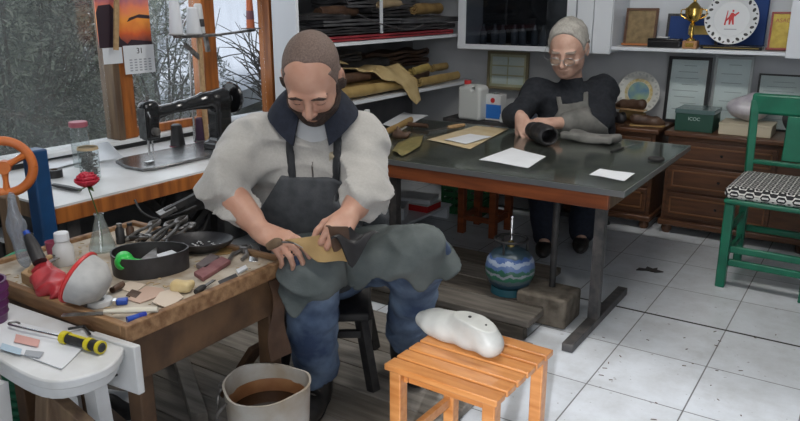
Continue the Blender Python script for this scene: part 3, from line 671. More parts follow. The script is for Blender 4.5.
    def f_lash(X, Y, Z):
        x, y, z = H.loc(X, Y, Z); return np.maximum(np.sqrt(((np.abs(x)-.031)/.015)**2+((z+.011-2.2*(np.abs(x)-.031)**2*6)/.0022)**2)-1, -y+.04)*.003
    b_ = hv.copy(); b_.d = np.maximum(hv.d-.0018, hv.field(f_lash)); vobj('eyelashes', b_, M_beard, pr)
    # ---- fleece
    s = Vol((-2.05, 1.15, .3), (-.85, 2.35, 1.08), .0062)
    s.ell(hc*.66+neck*.34+g*.01, (.215, .13, .20), T, .06); s.ell(chestc-T[:, 2]*.02, (.215, .13, .18), T, .10)
    s.ell(hc, (.165, .12, .12), T, .08)
    s.cone(shL+up*.0, neck-up*.035, .072, .075, .05); s.cone(shR, neck-up*.035, .072, .075, .05)
    cuL = elL*.50+wrL*.50; cuR = elR*.48+wrR*.52
    s.limb([shL, elL], [.076, .064], .06); s.limb([elL, cuL], [.062, .046], .03)
    s.limb([shR, elR], [.074, .058], .06); s.limb([elR, cuR], [.056, .044], .03)
    for e_, c_ in ((elL, cuL), (elR, cuR)):
        for t_, r_ in ((.10, .062), (.32, .058), (.54, .055), (.76, .053), (.96, .049)):
            q = e_*(1-t_)+c_*t_; s.ell(q, (r_, r_, .013), frame(unit((.2, .3, 1)), c_-e_), .012)
    s0 = s.copy()
    # folds
    def folds(X, Y, Z): return .015*(np.abs(nz(X*17+Z*26, Y*17-Z*22, Z*26, 1.3))*2-.8)+.005*nz(X*52, Y*50+Z*44, Z*64, 4.1)
    s.d = s.d+s.field(folds)
    # V opening at the neck
    s.cone(neck+up*.03-g*.01, neck+up*.2, .066, .12, .01, 'sub')
    vop = Fr(neck+T[:, 1]*.105-up*.025, T, 1)
    s.ell(vop(0, .0, .0), (.016, .06, .022), T, .008, 'sub')
    vobj('fleece', s, M_sweat, pr, 1, label='light grey fleece with sleeves pushed up')
    # white undershirt
    u = Vol(neck-.2, neck+.16, .005); u.ell(neck+T[:, 1]*.035-up*.05, (.085, .062, .10), T, .01); u.cone(neck+up*.03, neck+up*.2, .061, .1, .006, 'sub')
    vobj('undershirt', u, mat('pale_tee', (.55, .56, .57), .9), pr)
    # navy collar laid open
    bm = B(); n1, n2 = 40, 8
    def coll(u_, v_):
        a = math.radians(-158+316*u_); e = abs(u_-.5)*2     # 0 back .. 1 front ends
        r0 = .066; out = .040+.030*e*e
        rr = r0+(out-.012+.006*e)*v_; zz = .098-.040*e-(.018+.030*e**2)*v_-.030*v_*v_
        if e > .8: zz -= (e-.8)*.12*v_
        bx = 1.0+.25*abs(math.sin(a)); p = T @ np.array([math.sin(a)*rr*bx, -math.cos(a)*rr*1.02+.012, zz]); return tuple(neck+p)
    bm = grid(coll, n1, n2, .011); obj('collar', bm, M_navy, pr, local=False, label='navy inner collar folded open')
    # zip placket and emblem following the chest
    cf = Fr(neck, T, 1)
    def reg(fn):
        c = s.copy(); L = cf.loc(c.ax[0][:, None, None], c.ax[1][None, :, None], c.ax[2][None, None, :]); c.d = np.maximum(fn(c, *L), -(L[1]+.0)).astype(np.float32); return c
    c = reg(lambda c, x, y, z: np.maximum(np.maximum(s.d-.003, np.abs(x)-.0045), np.maximum(z+.10, -z-.19))); vobj('zip', c, M_iron, pr)
    c = reg(lambda c, x, y, z: np.maximum(np.maximum(s.d-.002, np.abs(x+.062)-.012), np.abs(z+.085)-.015+.006*np.sin(x*400))); vobj('emblem', c, mat('beige_stitching', (.42, .36, .25), .8), pr)
    # apron bib and straps
    def bibfn(c, x, y, z):
        wdt = .088+.62*np.maximum(-z-.12, 0)-.10*np.maximum(-z-.36, 0)
        return np.maximum(np.maximum(s0.d-.016, np.abs(x+.005)-wdt), z+.145)
    c = reg(bibfn); c.d = np.maximum(c.d, -(s0.d-.001)); vobj('apron_bib', c, M_bib, pr, 1)
    for sg in (-1, 1):
      def strapfn(c, x, y, z): return np.maximum(np.maximum(s0.d-.013, np.abs(np.abs(x+.004)-.070-.06*(z+.098))-.0125), np.maximum(-z-.18, z-.0))
      c = reg(strapfn); c.d = np.maximum(c.d, -(s0.d-.004)); vobj('apron_strap', c, M_bib, pr, 1)
    # ---- jeans
    j = Vol((-2.05, 1.15, .02), (-.85, 2.35, .72), .006)
    j.ell(hc-up*.03, (.17, .13, .11), T, .06)
    hmL = anL*.95+knL*.05; hmR = anR*.88+knR*.12
    j.limb([hipL, knL, hmL], [.085, .078, .070], .03); j.limb([hipR, knR, hmR], [.085, .078, .070], .03)
    j0 = j.copy()
    j.d = j.d+j.field(lambda X, Y, Z: .0075*nz(X*26+Z*20, Y*30-Z*16, Z*48, 2.2)+.004*nz(X*70, Y*70, Z*95, .4))
    for a_, k_, h_ in ((anL, knL, hmL), (anR, knR, hmR)):
        w_ = unit(k_-a_); j.cone(h_-w_*.08, h_-w_*.0, .058, .058, .004, 'sub')
        j.cone(a_-w_*.10, a_-w_*.035, .09, .09, .004, 'sub')
    vobj('jeans', j, M_jean, pr, 1, label='faded blue jeans')
    # ---- apron skirt draped over the thighs
    a = Vol((-2.0, 1.15, .25), (-.85, 2.3, .80), .0058)
    fk = g*.005; dn = np.array([0, 0, .05])
    a.cone(hipL, knL+fk, .108, .094, .02); a.cone(hipR, knR+fk*1.5, .108, .094, .14); a.cone(hipL-dn, knL+fk-dn*1.3, .108, .094, .03); a.cone(hipR-dn, knR+fk-dn*1.3, .108, .094, .03)
    a.cone((hipL+hipR)/2, (knL+knR)/2-np.array([0, 0, .03])-g*.05, .10, .07, .12)
    a.cone(knR+fk*1.5, knR+l*.05+g*.02-np.array([0, 0, .03]), .080, .060, .03)
    a.ell(hc+up*.03+g*.02, (.19, .15, .13), T, .06)
    base = a.d.copy()
    fo = a.field(lambda X, Y, Z: .013*(np.abs(nz(X*16+Z*22, Y*20-Z*18, Z*14, 5.2))*2-.8)+.004*nz(X*50, Y*46, Z*30, 1.1))
    a.d = base+fo-.002
    for P0, n_ in (((knL+knR)/2+np.array([0, 0, -.055]), (0, 0, -1)),):
        X, Y, Z = a.ax[0][:, None, None], a.ax[1][None, :, None], a.ax[2][None, None, :]
        tt = (X-hc[0])*g[0]+(Y-hc[1])*g[1]; ll = (X-hc[0])*l[0]+(Y-hc[1])*l[1]
        zc = P0[2]+.014+.016*np.sin(ll*34)+.012*np.sin(ll*71+1)+.15*np.maximum(tt*-1+.28, 0)*0-.03*np.exp(-((ll+.02)/.06)**2)
        a.d = np.maximum(a.d, (zc-Z).astype(np.float32))
        back = (-tt-.02).astype(np.float32); a.d = np.maximum(a.d, back+0*Z)
    
    vobj('apron_skirt', a, M_skirt, pr, 1, label='faded grey-green apron skirt spread over the knees')
    # ---- shoes
    for a_, ln_ in ((anL, unit(g+l*-.15)), (anR, unit(g+l*.25))):
        sh = Vol(a_-.22, a_+np.array([.25, .25, .15]), .0055); F_ = frame(ln_, (0, 0, 1)); b0 = np.array([a_[0], a_[1], FL])
        sh.cone(a_+np.array([0, 0, .09])-g*.01, b0+np.array([0, 0, .06]), .050, .045, .02); sh.cone(a_+np.array([0, 0, .01]), b0+np.array([0, 0, .06]), .047, .045, .02); sh.ell(b0+ln_*.075+np.array([0, 0, .032]), (.043, .11, .040), F_, .03); sh.ell(b0+np.array([0, 0, .03])-ln_*.015, (.036, .05, .035), F_, .02)
        sole = sh.copy(); zz = sh.ax[2][None, None, :]
        sh.d = np.maximum(sh.d, (FL+.016-zz)); o_ = vobj('shoe', sh, M_shoe, pr, 1)
        sole.d = np.maximum(np.maximum(sole.d-.004, FL-zz+.001), zz-(FL+.0165)); so = vobj('sole', sole, M_dark, o_)
        bm = B()
        for k in range(4):
            c0 = b0+ln_*(.03+.022*k)+np.array([0, 0, .098-.013*k]); sd = np.cross((0, 0, 1), ln_)
            tube(bm, [c0-sd*.022-np.array([0, 0, .012]), c0+np.array([0, 0, .003]), c0+sd*.022-np.array([0, 0, .012])], .003, 6, 4)
        obj('laces', bm, mat('shoe_laces', (.10, .09, .085), .8), o_, local=False)
    return dict(H=H, neck=neck, hc=hc, g=g, l=l, wrL=wrL, wrR=wrR, knL=knL, knR=knR, pr=pr)
m1 = build_man1()

def build_man2():
    pr = thing('person', 'grey-haired older man with glasses in navy sweater and grey apron, working at the glass-topped table', 'person', (-1.25, 3.98, 0))
    g = unit((.30, -.95, 0)); l = unit(np.cross((0, 0, 1), g))
    neck = V3(PD(572, 94, 4.10)); hc = V3(PD(582, 172, 4.28)); shL = V3(PD(536, 93, 4.16)); shR = V3(PD(603, 90, 4.20))
    elL = V3(PD(516, 116, 4.02)); elR = V3(PD(600, 122, 4.02)); wrL = V3(PD(521, 118, 3.93)); wrR = V3(PD(558, 123, 3.90))
    H = Fr(PD(568, 48, 3.97), None, 1.26); H.R = frame(unit(g*.80+l*-.14+np.array([0, 0, -.34])), (0, 0, 1))
    hipL = hc-l*.1; hipR = hc+l*.1; knL = V3(PD(543, 186, 3.86)); knR = V3(PD(590, 186, 3.92)); anL = V3(PD(545, 246, 3.98)); anR = V3(PD(581, 243, 4.05))
    anL[2] = anR[2] = .09
    up = unit(neck-hc); T = frame(unit(g-up*np.dot(g, up)), up); chestc = hc*.32+neck*.68
    v = Vol((-1.9, 3.2, .02), (-.85, 4.35, 1.26), .005)
    head(v, H); v.cone(neck-up*.02, H(0, -.03, -.04), .062, .055, .03)
    v.ell(chestc, (.15, .10, .17), T, .05); v.ell(hc, (.14, .10, .10), T, .08); v.cone(hc, chestc, .1, .11, .05)
    v.cone(shL, neck, .045, .05, .04); v.cone(shR, neck, .045, .05, .04)
    v.limb([shL, elL, wrL], [.05, .042, .030], .02); v.limb([shR, elR, wrR], [.05, .042, .030], .02)
    for h_, k_, a_ in ((hipL, knL, anL), (hipR, knR, anR)): v.limb([h_, k_, a_], [.07, .05, .035], .03); v.cone(a_, a_+g*.1-np.array([0, 0, .05]), .035, .026, .02)
    dL = V3(PD(527, 131, 3.86))-wrL
    hand(v, wrL, dL, (-.2, -.75, .6), -1*-1, ((18, 25, 20), (25, 30, 20), (35, 35, 25), (45, 40, 25)), .4, (.5, .5), 1.12)
    dR = V3(PD(533, 124, 3.86))-wrR
    hand(v, wrR+dR*.1, dR, (.05, -.55, .85), 1, ((20, 25, 15), (24, 28, 18), (30, 30, 20), (35, 34, 20)), .5, (.5, .5), 1.1)
    vobj('body', v, M_skin2, pr, 1)
    hv = Vol(H.o-.19, H.o+.19, .0042); head(hv, H)
    def f_hair(X, Y, Z):
        x, y, z = H.loc(X, Y, Z)
        ear = .030-np.sqrt((y+.008)**2+(z+.010)**2*.6)
        sd_ = np.maximum(np.maximum(y-.022-.35*z, -(z+.045)), np.where(np.abs(x) > .060, ear, -.1))
        top_ = np.maximum(y-.026+.1*np.abs(x)+.012*np.sin(x*160), .070-z)
        return np.minimum(sd_, top_)
    c = hv.copy(); c.d = np.maximum(hv.d-.008+.004*hv.field(lambda X, Y, Z: nz(X*110, Y*110, Z*90, 2)), hv.field(f_hair)); vobj('hair', c, M_greyhair, pr, 1, label='short swept-back silver hair')
    def f_brow(X, Y, Z):
        x, y, z = H.loc(X, Y, Z); return np.maximum(np.sqrt(((np.abs(x)-.031)/.021)**2+((z-.019)/.006)**2)-1, -y+.04)*.006
    c = hv.copy(); c.d = np.maximum(hv.d-.0035, hv.field(f_brow)); vobj('eyebrows', c, mat('grey_brow', (.24, .19, .16), .8), pr)
    # glasses worn low on the nose
    gl = thing('reading_glasses', 'thin metal reading glasses on the older man\'s nose', 'glasses'); bm = B(); lens = B()
    for s_ in (-1, 1):
        ring = [H(s_*.030+.024*math.cos(a), .112-.10*(.03*math.cos(a)*s_)**1*0, -.008+.0165*math.sin(a)) for a in [2*math.pi*i/20 for i in range(21)]]
        tube(bm, ring, .0017, 6, 0); tube(bm, [H(s_*.054, .110, -.004), H(s_*.082, .085, .0), H(s_*.092, .0, .006)], .0016, 6, 4)
        prism(lens, [(.0235*math.cos(a), .016*math.sin(a)) for a in [2*math.pi*i/20 for i in range(20)]], -.0004, .0004, H.M() @ Matrix.Translation((s_*.030, .112, -.008)) @ Matrix.Rotation(math.pi/2, 4, 'X'))
    tube(bm, [H(-.007, .112, -.004), H(0, .117, .0), H(.007, .112, -.004)], .0016, 6, 4)
    obj('frame', bm, mat('steel_rim', (.35, .35, .36), .4, .6), gl); obj('lenses', lens, M_clear, gl)
    # sweater
    s = Vol((-1.95, 3.25, .25), (-.85, 4.4, 1.06), .007)
    s.ell(hc*.6+neck*.4, (.20, .13, .22), T, .06); s.ell(chestc, (.20, .13, .18), T, .08)
    s.cone(shL, neck-up*.03, .076, .078, .05); s.cone(shR, neck-up*.03, .076, .078, .05); nd = unit(H(0, -.03, -.04)-neck); s.cone(neck-up*.03, neck+nd*.045, .084, .074, .02)
    s.limb([shL, elL], [.078, .066], .05); s.limb([elL, elL*.4+wrL*.6], [.064, .046], .03)
    s.limb([shR, elR], [.078, .066], .05); s.limb([elR, elR*.25+wrR*.75], [.064, .046], .03)
    s0 = s.copy(); s.d = s.d+s.field(lambda X, Y, Z: .009*nz(X*20+Z*24, Y*22-Z*20, Z*28, 3.3)+.004*nz(X*50, Y*50+Z*40, Z*60, 1.1))
    vobj('sweater', s, M_navy2, pr, 1, label='dark navy sweater')
    cf = Fr(neck, T, 1)
    def reg(fn):
        c = s.copy(); L = cf.loc(c.ax[0][:, None, None], c.ax[1][None, :, None], c.ax[2][None, None, :]); c.d = np.maximum(fn(*L), -(L[1]-.0)).astype(np.float32); c.d = np.maximum(c.d, -(s0.d-.002)); return c
    c = reg(lambda x, y, z: np.maximum(np.maximum(s0.d-.017, np.abs(x+.005)-.082-.8*np.maximum(-z-.05, 0)-0*y), np.maximum(z+.018, np.abs(x)-.175))); vobj('apron', c, M_greyapron, pr, 1, label='washed grey apron')
    for sg in (-1, 1): c = reg(lambda x, y, z: np.maximum(np.maximum(s0.d-.015, np.abs(sg*(x+.005)-.066-.1*(z+.05))-.014), np.maximum(-z-.06, z-.02))); vobj('apron_strap', c, M_greyapron, pr, 1)
    # trousers
    j = Vol((-2.0, 3.2, .02), (-.85, 4.4, .62), .008); j.ell(hc, (.18, .14, .12), T, .05)
    for h_, k_, a_ in ((hipL, knL, anL), (hipR, knR, anR)): j.limb([h_, k_, a_+np.array([0, 0, .0])], [.10, .088, .072], .03)
    j.d = j.d+j.field(lambda X, Y, Z: .007*nz(X*26, Y*26, Z*40, 1.2)); vobj('trousers', j, M_navy, pr, 1)
    for a_ in (anL, anR):
        sh = Vol(a_-.2, a_+np.array([.22, .2, .12]), .007); b0 = np.array([a_[0], a_[1], 0.001]); F_ = frame(g, (0, 0, 1))
        sh.cone(a_, b0+np.array([0, 0, .05]), .046, .042, .02); sh.ell(b0+g*.07+np.array([0, 0, .034]), (.044, .12, .042), F_, .03); sh.d = np.maximum(sh.d, -sh.ax[2][None, None, :]+.001)
        vobj('shoe', sh, M_shoe, pr, 1)
    return dict(wrL=wrL, wrR=wrR, hc=hc, g=g, l=l)
m2 = build_man2()
# stools they sit on
def stool(name, label, c, hz, sz, z0, m, rz, legw=.032, sp=.03):
    t = thing(name, label, 'stool', (c[0], c[1], z0), rz)
    obj('seat', box(B(), -sz, sz, -sz, sz, hz-.03, hz), m, t, bevel=.008)
    for a in (-1, 1):
        for b in (-1, 1): obj('leg', bar(B(), (a*(sz-.02+sp), b*(sz-.02+sp), 0), (a*(sz-.03), b*(sz-.03), hz-.031), legw, legw), m, t)
    for a in (-1, 1):
        for zz, q in ((.12, 0), (.2, 1)):
            e = sz-.02+sp*(1-zz/hz)*.8
            obj('stretcher', bar(B(), (a*e, -e+.018, zz), (a*e, e-.018, zz), .018, .024), m, t) if q else obj('stretcher', bar(B(), (-e+.018, a*e, zz), (e-.018, a*e, zz), .018, .024), m, t)
    return t
hcz = m1['hc']; stool('low_stool', 'dark wooden stool the bearded man sits on', (hcz[0]+.02, hcz[1]-.0), hcz[2]-.125-FL, .15, FL, M_dark, math.atan2(m1['g'][1], m1['g'][0]))
hcz = m2['hc']; stool('low_stool', 'dark stool under the older man behind the glass-topped table', (hcz[0], hcz[1]-.02), hcz[2]-.13, .14, 0, M_dark, .2)
# ================================================================ MORE MATERIALS
M_tan = mat('tan_leather', (.40, .26, .10), .6, c2=(.28, .17, .06), scale=12, bump=.3, bscale=60)
M_ochre = mat('ochre_leather', (.44, .31, .12), .6, c2=(.33, .22, .075), scale=10, bump=.3, bscale=60)
M_blk = mat('black_leather', (.016, .015, .016), .45, c2=(.04, .038, .04), scale=14, bump=.4, bscale=50)
M_brn = mat('dark_brown_leather', (.06, .03, .018), .5, c2=(.11, .06, .035), scale=14, bump=.4, bscale=60)
M_red = mat('red_leather', (.33, .035, .045), .55, c2=(.22, .02, .03), scale=12, bump=.3)
M_blu = mat('blue_plastic', (.02, .07, .38), .35); M_redpl = mat('red_plastic', (.55, .03, .03), .4); M_whitepl = mat('white_plastic', (.68, .69, .70), .4, c2=(.55, .55, .54), scale=9)
M_wood = mat('plain_pale_wood', (.50, .33, .17), .55, c2=(.38, .23, .11), scale=10, stretch=(.5, 5, 5), bump=.2)
M_gold = mat('gilt_metal', (.75, .50, .13), .22, 1); M_cardb = mat('brown_card', (.50, .38, .23), .7, c2=(.42, .31, .18), scale=9)
M_brass = mat('aged_brass', (.35, .26, .09), .35, .8)
def leather_roll(name, label, cat, a, b, r, m, group, turns=2.2, m2=None, flat=1):
    """a hide rolled into a spiral, its end showing the coil"""
    a = Vector(a); b = Vector(b); t = (b-a).normalized(); s = t.cross(Vector((0, 0, 1))).normalized(); u = s.cross(t)
    bm = B(); n = int(turns*16); N = 9; th = r*.14; rows = []
    for k in range(N):
        f = k/(N-1); p = a.lerp(b, f); w_ = 1+.05*math.sin(f*9+r*300)
        ro, ri = [], []
        for i in range(n+1):
            q = i/n; an = q*turns*2*math.pi; rr = r*w_*(.28+.72*q)
            d = s*math.cos(an)+u*math.sin(an)*flat; ro.append(bm.verts.new(p+d*rr)); ri.append(bm.verts.new(p+d*(rr-th)))
        rows.append((ro, ri))
    for (o1, i1), (o2, i2) in zip(rows[:-1], rows[1:]):
        for i in range(n): bm.faces.new((o1[i], o1[i+1], o2[i+1], o2[i])); bm.faces.new((i1[i], i2[i], i2[i+1], i1[i+1]))
        bm.faces.new((o1[n], i1[n], i2[n], o2[n])); bm.faces.new((o1[0], o2[0], i2[0], i1[0]))
    for ro, ri in (rows[0], rows[-1]):
        for i in range(n): bm.faces.new((ro[i], ri[i], ri[i+1], ro[i+1]))
    return tag(obj(name, bm, m), label, cat, group)
def folded_hide(name, label, cat, x0, x1, y0, y1, z0, th, layers, m, group, amp=.012, ph=0, parent=None):
    """a hide folded back and forth: wavy stacked layers joined at alternate ends"""
    prof = []; q = th/layers
    for k in range(layers):
        ys = [y0+(y1-y0)*i/12 for i in range(13)]
        if k % 2: ys = ys[::-1]
        for y in ys: prof.append((y, z0+q*(k+.5)+amp*.35*math.sin(y*19+ph+k)*(k/layers)))
    def fn(u, v):
        f = v*(len(prof)-1); i = min(int(f), len(prof)-2); r_ = f-i; y = prof[i][0]*(1-r_)+prof[i+1][0]*r_; z = prof[i][1]*(1-r_)+prof[i+1][1]*r_
        return (x0+(x1-x0)*u+.010*math.sin(y*23+ph)*(u-.3), y+.008*math.sin(u*9+ph), z+amp*.3*math.sin(u*7+ph)*((z-z0)/th))
    return tag(obj(name, grid(fn, 8, len(prof)*2, q*.72), m, parent), label, cat, group)
def hide_sheet(name, label, cat, poly, fn, th, m, group=None, sub=3):
    """irregular piece of leather: outline poly (x,y) with height fn(x,y)"""
    bm = B(); vs = [bm.verts.new((x, y, 0)) for x, y in poly]; bm.faces.new(vs)
    bmesh.ops.triangulate(bm, faces=bm.faces[:])
    for _ in range(sub): bmesh.ops.subdivide_edges(bm, edges=bm.edges[:], cuts=1, use_grid_fill=True)
    for v in bm.verts: v.co.z = fn(v.co.x, v.co.y)
    o = obj(name, bm, m); md = o.modifiers.new('thickness', 'SOLIDIFY'); md.thickness = th; md.offset = 1
    if label: tag(o, label, cat, group)
    return o
# ================================================================ SHELF CONTENTS
zt, zl = 1.0855, .7655
g1 = 'leather pieces on the upper shelf'; g2 = 'leather rolls on the lower shelf'
folded_hide('folded_leather', 'red leather folded flat at the bottom of the upper shelf pile', 'leather', -2.62, -2.43, 2.98, 4.35, zt+.002, .030, 2, M_red, g1, .006)
folded_hide('folded_leather', 'long black leather folded over the red layer, left half of the upper shelf', 'leather', -2.60, -2.44, 2.93, 3.72, zt+.036, .036, 3, M_blk, g1, .014, 1)
folded_hide('folded_leather', 'black folded leather on the right half of the upper shelf, under the grey one', 'leather', -2.85, -2.45, 3.74, 4.42, zt+.036, .034, 2, M_blk, g1, .014, 2.5)
folded_hide('folded_leather', 'charcoal folded leather second layer of the upper shelf, left side', 'leather', -2.64, -2.48, 3.06, 3.80, zt+.078, .034, 2, mat('charcoal_leather', (.05, .05, .055), .5, c2=(.09, .09, .095), scale=12, bump=.3), g1, .014, .4)
folded_hide('folded_leather', 'grey folded leather second layer of the upper shelf, right side', 'leather', -2.84, -2.48, 3.83, 4.50, zt+.076, .036, 2, mat('slate_leather', (.06, .062, .068), .5, c2=(.10, .10, .105), scale=12, bump=.3), g1, .016, 4)
leather_roll('leather_roll', 'brown leather roll with pale inside on top of the upper shelf pile, left', 'leather', (-2.56, 3.12, zt+.150), (-2.62, 3.52, zt+.154), .034, M_brn, g1)
leather_roll('leather_roll', 'tan and brown leather roll on top of the upper shelf pile, right end', 'leather', (-2.55, 4.05, zt+.158), (-2.62, 4.48, zt+.158), .038, M_tan, g1)
folded_hide('folded_leather', 'thin black leather draped between the two rolls on the upper shelf', 'leather', -2.80, -2.52, 3.56, 3.98, zt+.120, .05, 3, M_blk, g1, .02, 1.7)
folded_hide('folded_leather', 'pale speckled leather piece behind the rolls on the upper shelf', 'leather', -2.88, -2.68, 3.5, 4.4, zt+.125, .04, 2, M_cardb, g1, .02, 2.7)
# lower shelf
leather_roll('leather_roll', 'thick ochre roll lying along the front of the lower shelf', 'leather', (-2.47, 3.10, zl+.042), (-2.47, 3.92, zl+.042), .038, M_ochre, g2, flat=.9)
leather_roll('leather_roll', 'second ochre roll directly behind the thick front roll, lower shelf', 'leather', (-2.555, 3.06, zl+.042), (-2.565, 3.98, zl+.044), .038, M_tan, g2)
leather_roll('leather_roll', 'dark brown roll on top of the ochre rolls at the left, lower shelf', 'leather', (-2.515, 3.05, zl+.112), (-2.53, 3.52, zl+.112), .032, M_brn, g2)
leather_roll('leather_roll', 'ochre roll with dark end at the right end of the lower shelf', 'leather', (-2.46, 3.97, zl+.036), (-2.48, 4.50, zl+.036), .032, M_ochre, g2)
leather_roll('leather_roll', 'short yellow roll raised on the right of the lower shelf pile', 'leather', (-2.52, 3.98, zl+.098), (-2.55, 4.22, zl+.108), .030, mat('yellow_leather', (.52, .40, .13), .5, c2=(.42, .3, .09), scale=10), g2)
leather_roll('leather_roll', 'small crumpled ochre roll at the far right of the lower shelf', 'leather', (-2.54, 4.26, zl+.098), (-2.57, 4.50, zl+.095), .028, M_ochre, g2)
leather_roll('leather_roll', 'brown roll in the back row of the lower shelf', 'leather', (-2.68, 3.3, zl+.052), (-2.68, 4.4, zl+.052), .05, M_brn, g2)
leather_roll('leather_roll', 'black roll standing out behind the bearded man\'s head on the lower shelf', 'leather', (-2.66, 3.32, zl+.155), (-2.64, 3.86, zl+.155), .045, M_blk, g2)
def drapez(x, y):  # hide over the rolls, its tail hanging over the shelf edge
    if x < -2.50: return zl+.155+.01*math.sin(y*30)
    if x < -2.41: return zl+.155-.9*(x+2.50)+.006*math.sin(y*40)
    return zl+.155-.081-(x+2.41)*3.4
hide_sheet('hide', 'pale tan hide draped over the rolls and hanging off the lower shelf', 'leather', [(-2.62, 3.36), (-2.50, 3.40), (-2.47, 3.52), (-2.44, 3.54), (-2.41, 3.64), (-2.402, 3.70), (-2.378, 3.75), (-2.366, 3.80), (-2.372, 3.86), (-2.40, 3.86), (-2.46, 3.80), (-2.52, 3.80), (-2.60, 3.66), (-2.66, 3.66), (-2.70, 3.52)], drapez, .004, mat('pale_tan_leather', (.52, .40, .20), .6, c2=(.44, .32, .15), scale=14, bump=.2))
# ================================================================ BACK WALL under the cabinets
def framed(name, label, cat, x0, x1, z0, y, w, fm, pm, h, tilt=.10, group=None, lines=6, mat_col=None):
    t = thing(name, label, cat, ((x0+x1)/2, y, z0), group=group); t.rotation_euler = (-tilt, 0, 0); W2 = (x1-x0)/2
    bm = box(B(), -W2, -W2+w, -.012, .004, 0, h); box(bm, W2-w, W2, -.012, .004, 0, h); box(bm, -W2+w, W2-w, -.012, .004, 0, w); box(bm, -W2+w, W2-w, -.012, .004, h-w, h)
    obj('frame', bm, fm, t); obj('sheet', box(B(), -W2+w, W2-w, -.003, .003, w, h-w), pm, t)
    if lines:
        bm = B(); q = random.Random(int(x0*1000))
        for k in range(lines):
            z = h-w-.035-k*(h-2*w-.06)/lines; l_ = (W2-w)*q.uniform(.55, .85); box(bm, -l_*(1 if k % 3 else .5), l_*q.uniform(.5, 1), -.0042, -.0031, z, z+.0035)
        obj('printed_lines', bm, mat('grey_print', (.33, .35, .38), .7), t)
    obj('cover_glass', box(B(), -W2+w, W2-w, -.0075, -.006, w, h-w), M_clear, t)
    return t
gf = 'framed certificates under the wall shelf'
M_bf = mat('black_frame', (.015, .015, .017), .35); M_sf = mat('silver_frame', (.30, .32, .32), .35, .6)
framed('certificate', 'large certificate in thick black frame left of the silver-framed one, below the trophy', 'certificate', -1.095, -.855, DH+.001, 4.56, .018, M_bf, M_paper, .385, .08, gf, 8)
framed('certificate', 'certificate in grey and silver frame, the middle one of three', 'certificate', -.840, -.635, DH+.001, 4.57, .014, M_sf, M_paper, .395, .08, gf, 6)
framed('certificate', 'lower certificate in thin black frame behind the green chair', 'certificate', -.60, -.36, DH+.001, 4.56, .010, M_bf, mat('grey_paper', (.58, .6, .62), .6), .31, .08, gf, 9)
t = framed('certificate_board', 'cream framed board of small panels between the jerry can and the older man', 'certificate', -2.285, -1.985, .72, 4.58, .018, mat('olive_frame', (.20, .17, .10), .5), mat('cream_mat', (.50, .46, .33), .6), .25, .03, None, 0)
bm = B()
for i in range(3):
    for j in range(2): box(bm, -.115+j*.120, -.005+j*.120, -.0046, -.0031, .035+i*.063, .088+i*.063)
obj('small_panels', bm, mat('panel_white', (.6, .62, .62), .6), t)
# side table that carries jerry can and tins (behind the work table)
t = thing('low_counter', 'low grey counter behind the glass-topped table under the shelves', 'counter', (0, 0, 0))
obj('top', box(B(), -2.40, -1.66, 4.18, 4.64,   .535, .56), M_steel, t); obj('front_panel', box(B(), -2.38, -1.68, 4.22, 4.24,   .02, .534), mat('dim_grey_panel', (.07, .07, .075), .7), t)
obj('side_panel', box(B(), -2.38, -2.36, 4.241, 4.63,   .02, .534), M_steel, t); obj('side_panel', box(B(), -1.70, -1.68, 4.241, 4.63,   .02, .534), M_steel, t)
LC = .561
def jerry(loc, rz):
    t = thing('jerry_can', 'translucent white jerry can with red cap behind the glass-topped table', 'jerry can', loc, rz)
    V = Vol((-.12, -.08, -.01), (.12, .08, .28), .005); V.rbox((0, 0, .105), (.085, .055, .105), rd=.018); V.rbox((.02, 0, .20), (.05, .04, .02), rd=.015, k=.03)
    V.cone((.03, -.1, .197), (.03, .1, .197), .016, op='sub', k=.008); V.cone((-.045, 0, .2), (-.045, 0, .222), .02, k=.01)
    o = vobj('tank', V, mat('milky_plastic', (.62, .64, .62), .4), t, local=True)
    obj('cap', cyl(B(), (-.045, 0, .222), (-.045, 0, .246), .023), M_redpl, t)
jerry((-2.20, 4.22, LC), -.1)
def tin(name, label, x, y, w, d, h, colr, rz, low=None):
    t = thing(name, label, 'tin', (x, y, LC), rz)
    obj('body', box(B(), -w/2, w/2, -d/2, d/2, 0, h), M_whitepl, t, bevel=.004)
    obj('label_band', box(B(), -w/2-.0008, w/2+.0008, -d/2-.0008, -d/2+.01, h*.08, h*.62), colr, t)
    bm = B(); prism(bm, [(.016*math.cos(a), .016*math.sin(a)) for a in [i*math.pi/10 for i in range(20)]], 0, .0012, TRS((0, -d/2-.0006, h*.78), (math.pi/2, 0, 0)))
    obj('round_mark', bm, M_redpl, t); obj('lid', cyl(B(), (0, 0, h), (0, 0, h+.008), min(w, d)*.35), M_chrome, t)
tin('thinner_tin', 'white tin with blue lower band beside the jerry can', -2.065, 4.27, .11, .08, .165, mat('bright_blue_label', (.03, .17, .55), .4), -.05)
tin('glue_tin', 'squat white tin with red round mark in front of the blue tin', -1.93, 4.225, .13, .07, .055, M_whitepl, .0)
tin('glue_tin', 'grey-blue tin standing behind the squat red-marked tin', -1.88, 4.38, .12, .08, .15, mat('grey_blue_label', (.14, .18, .25), .4), .1)
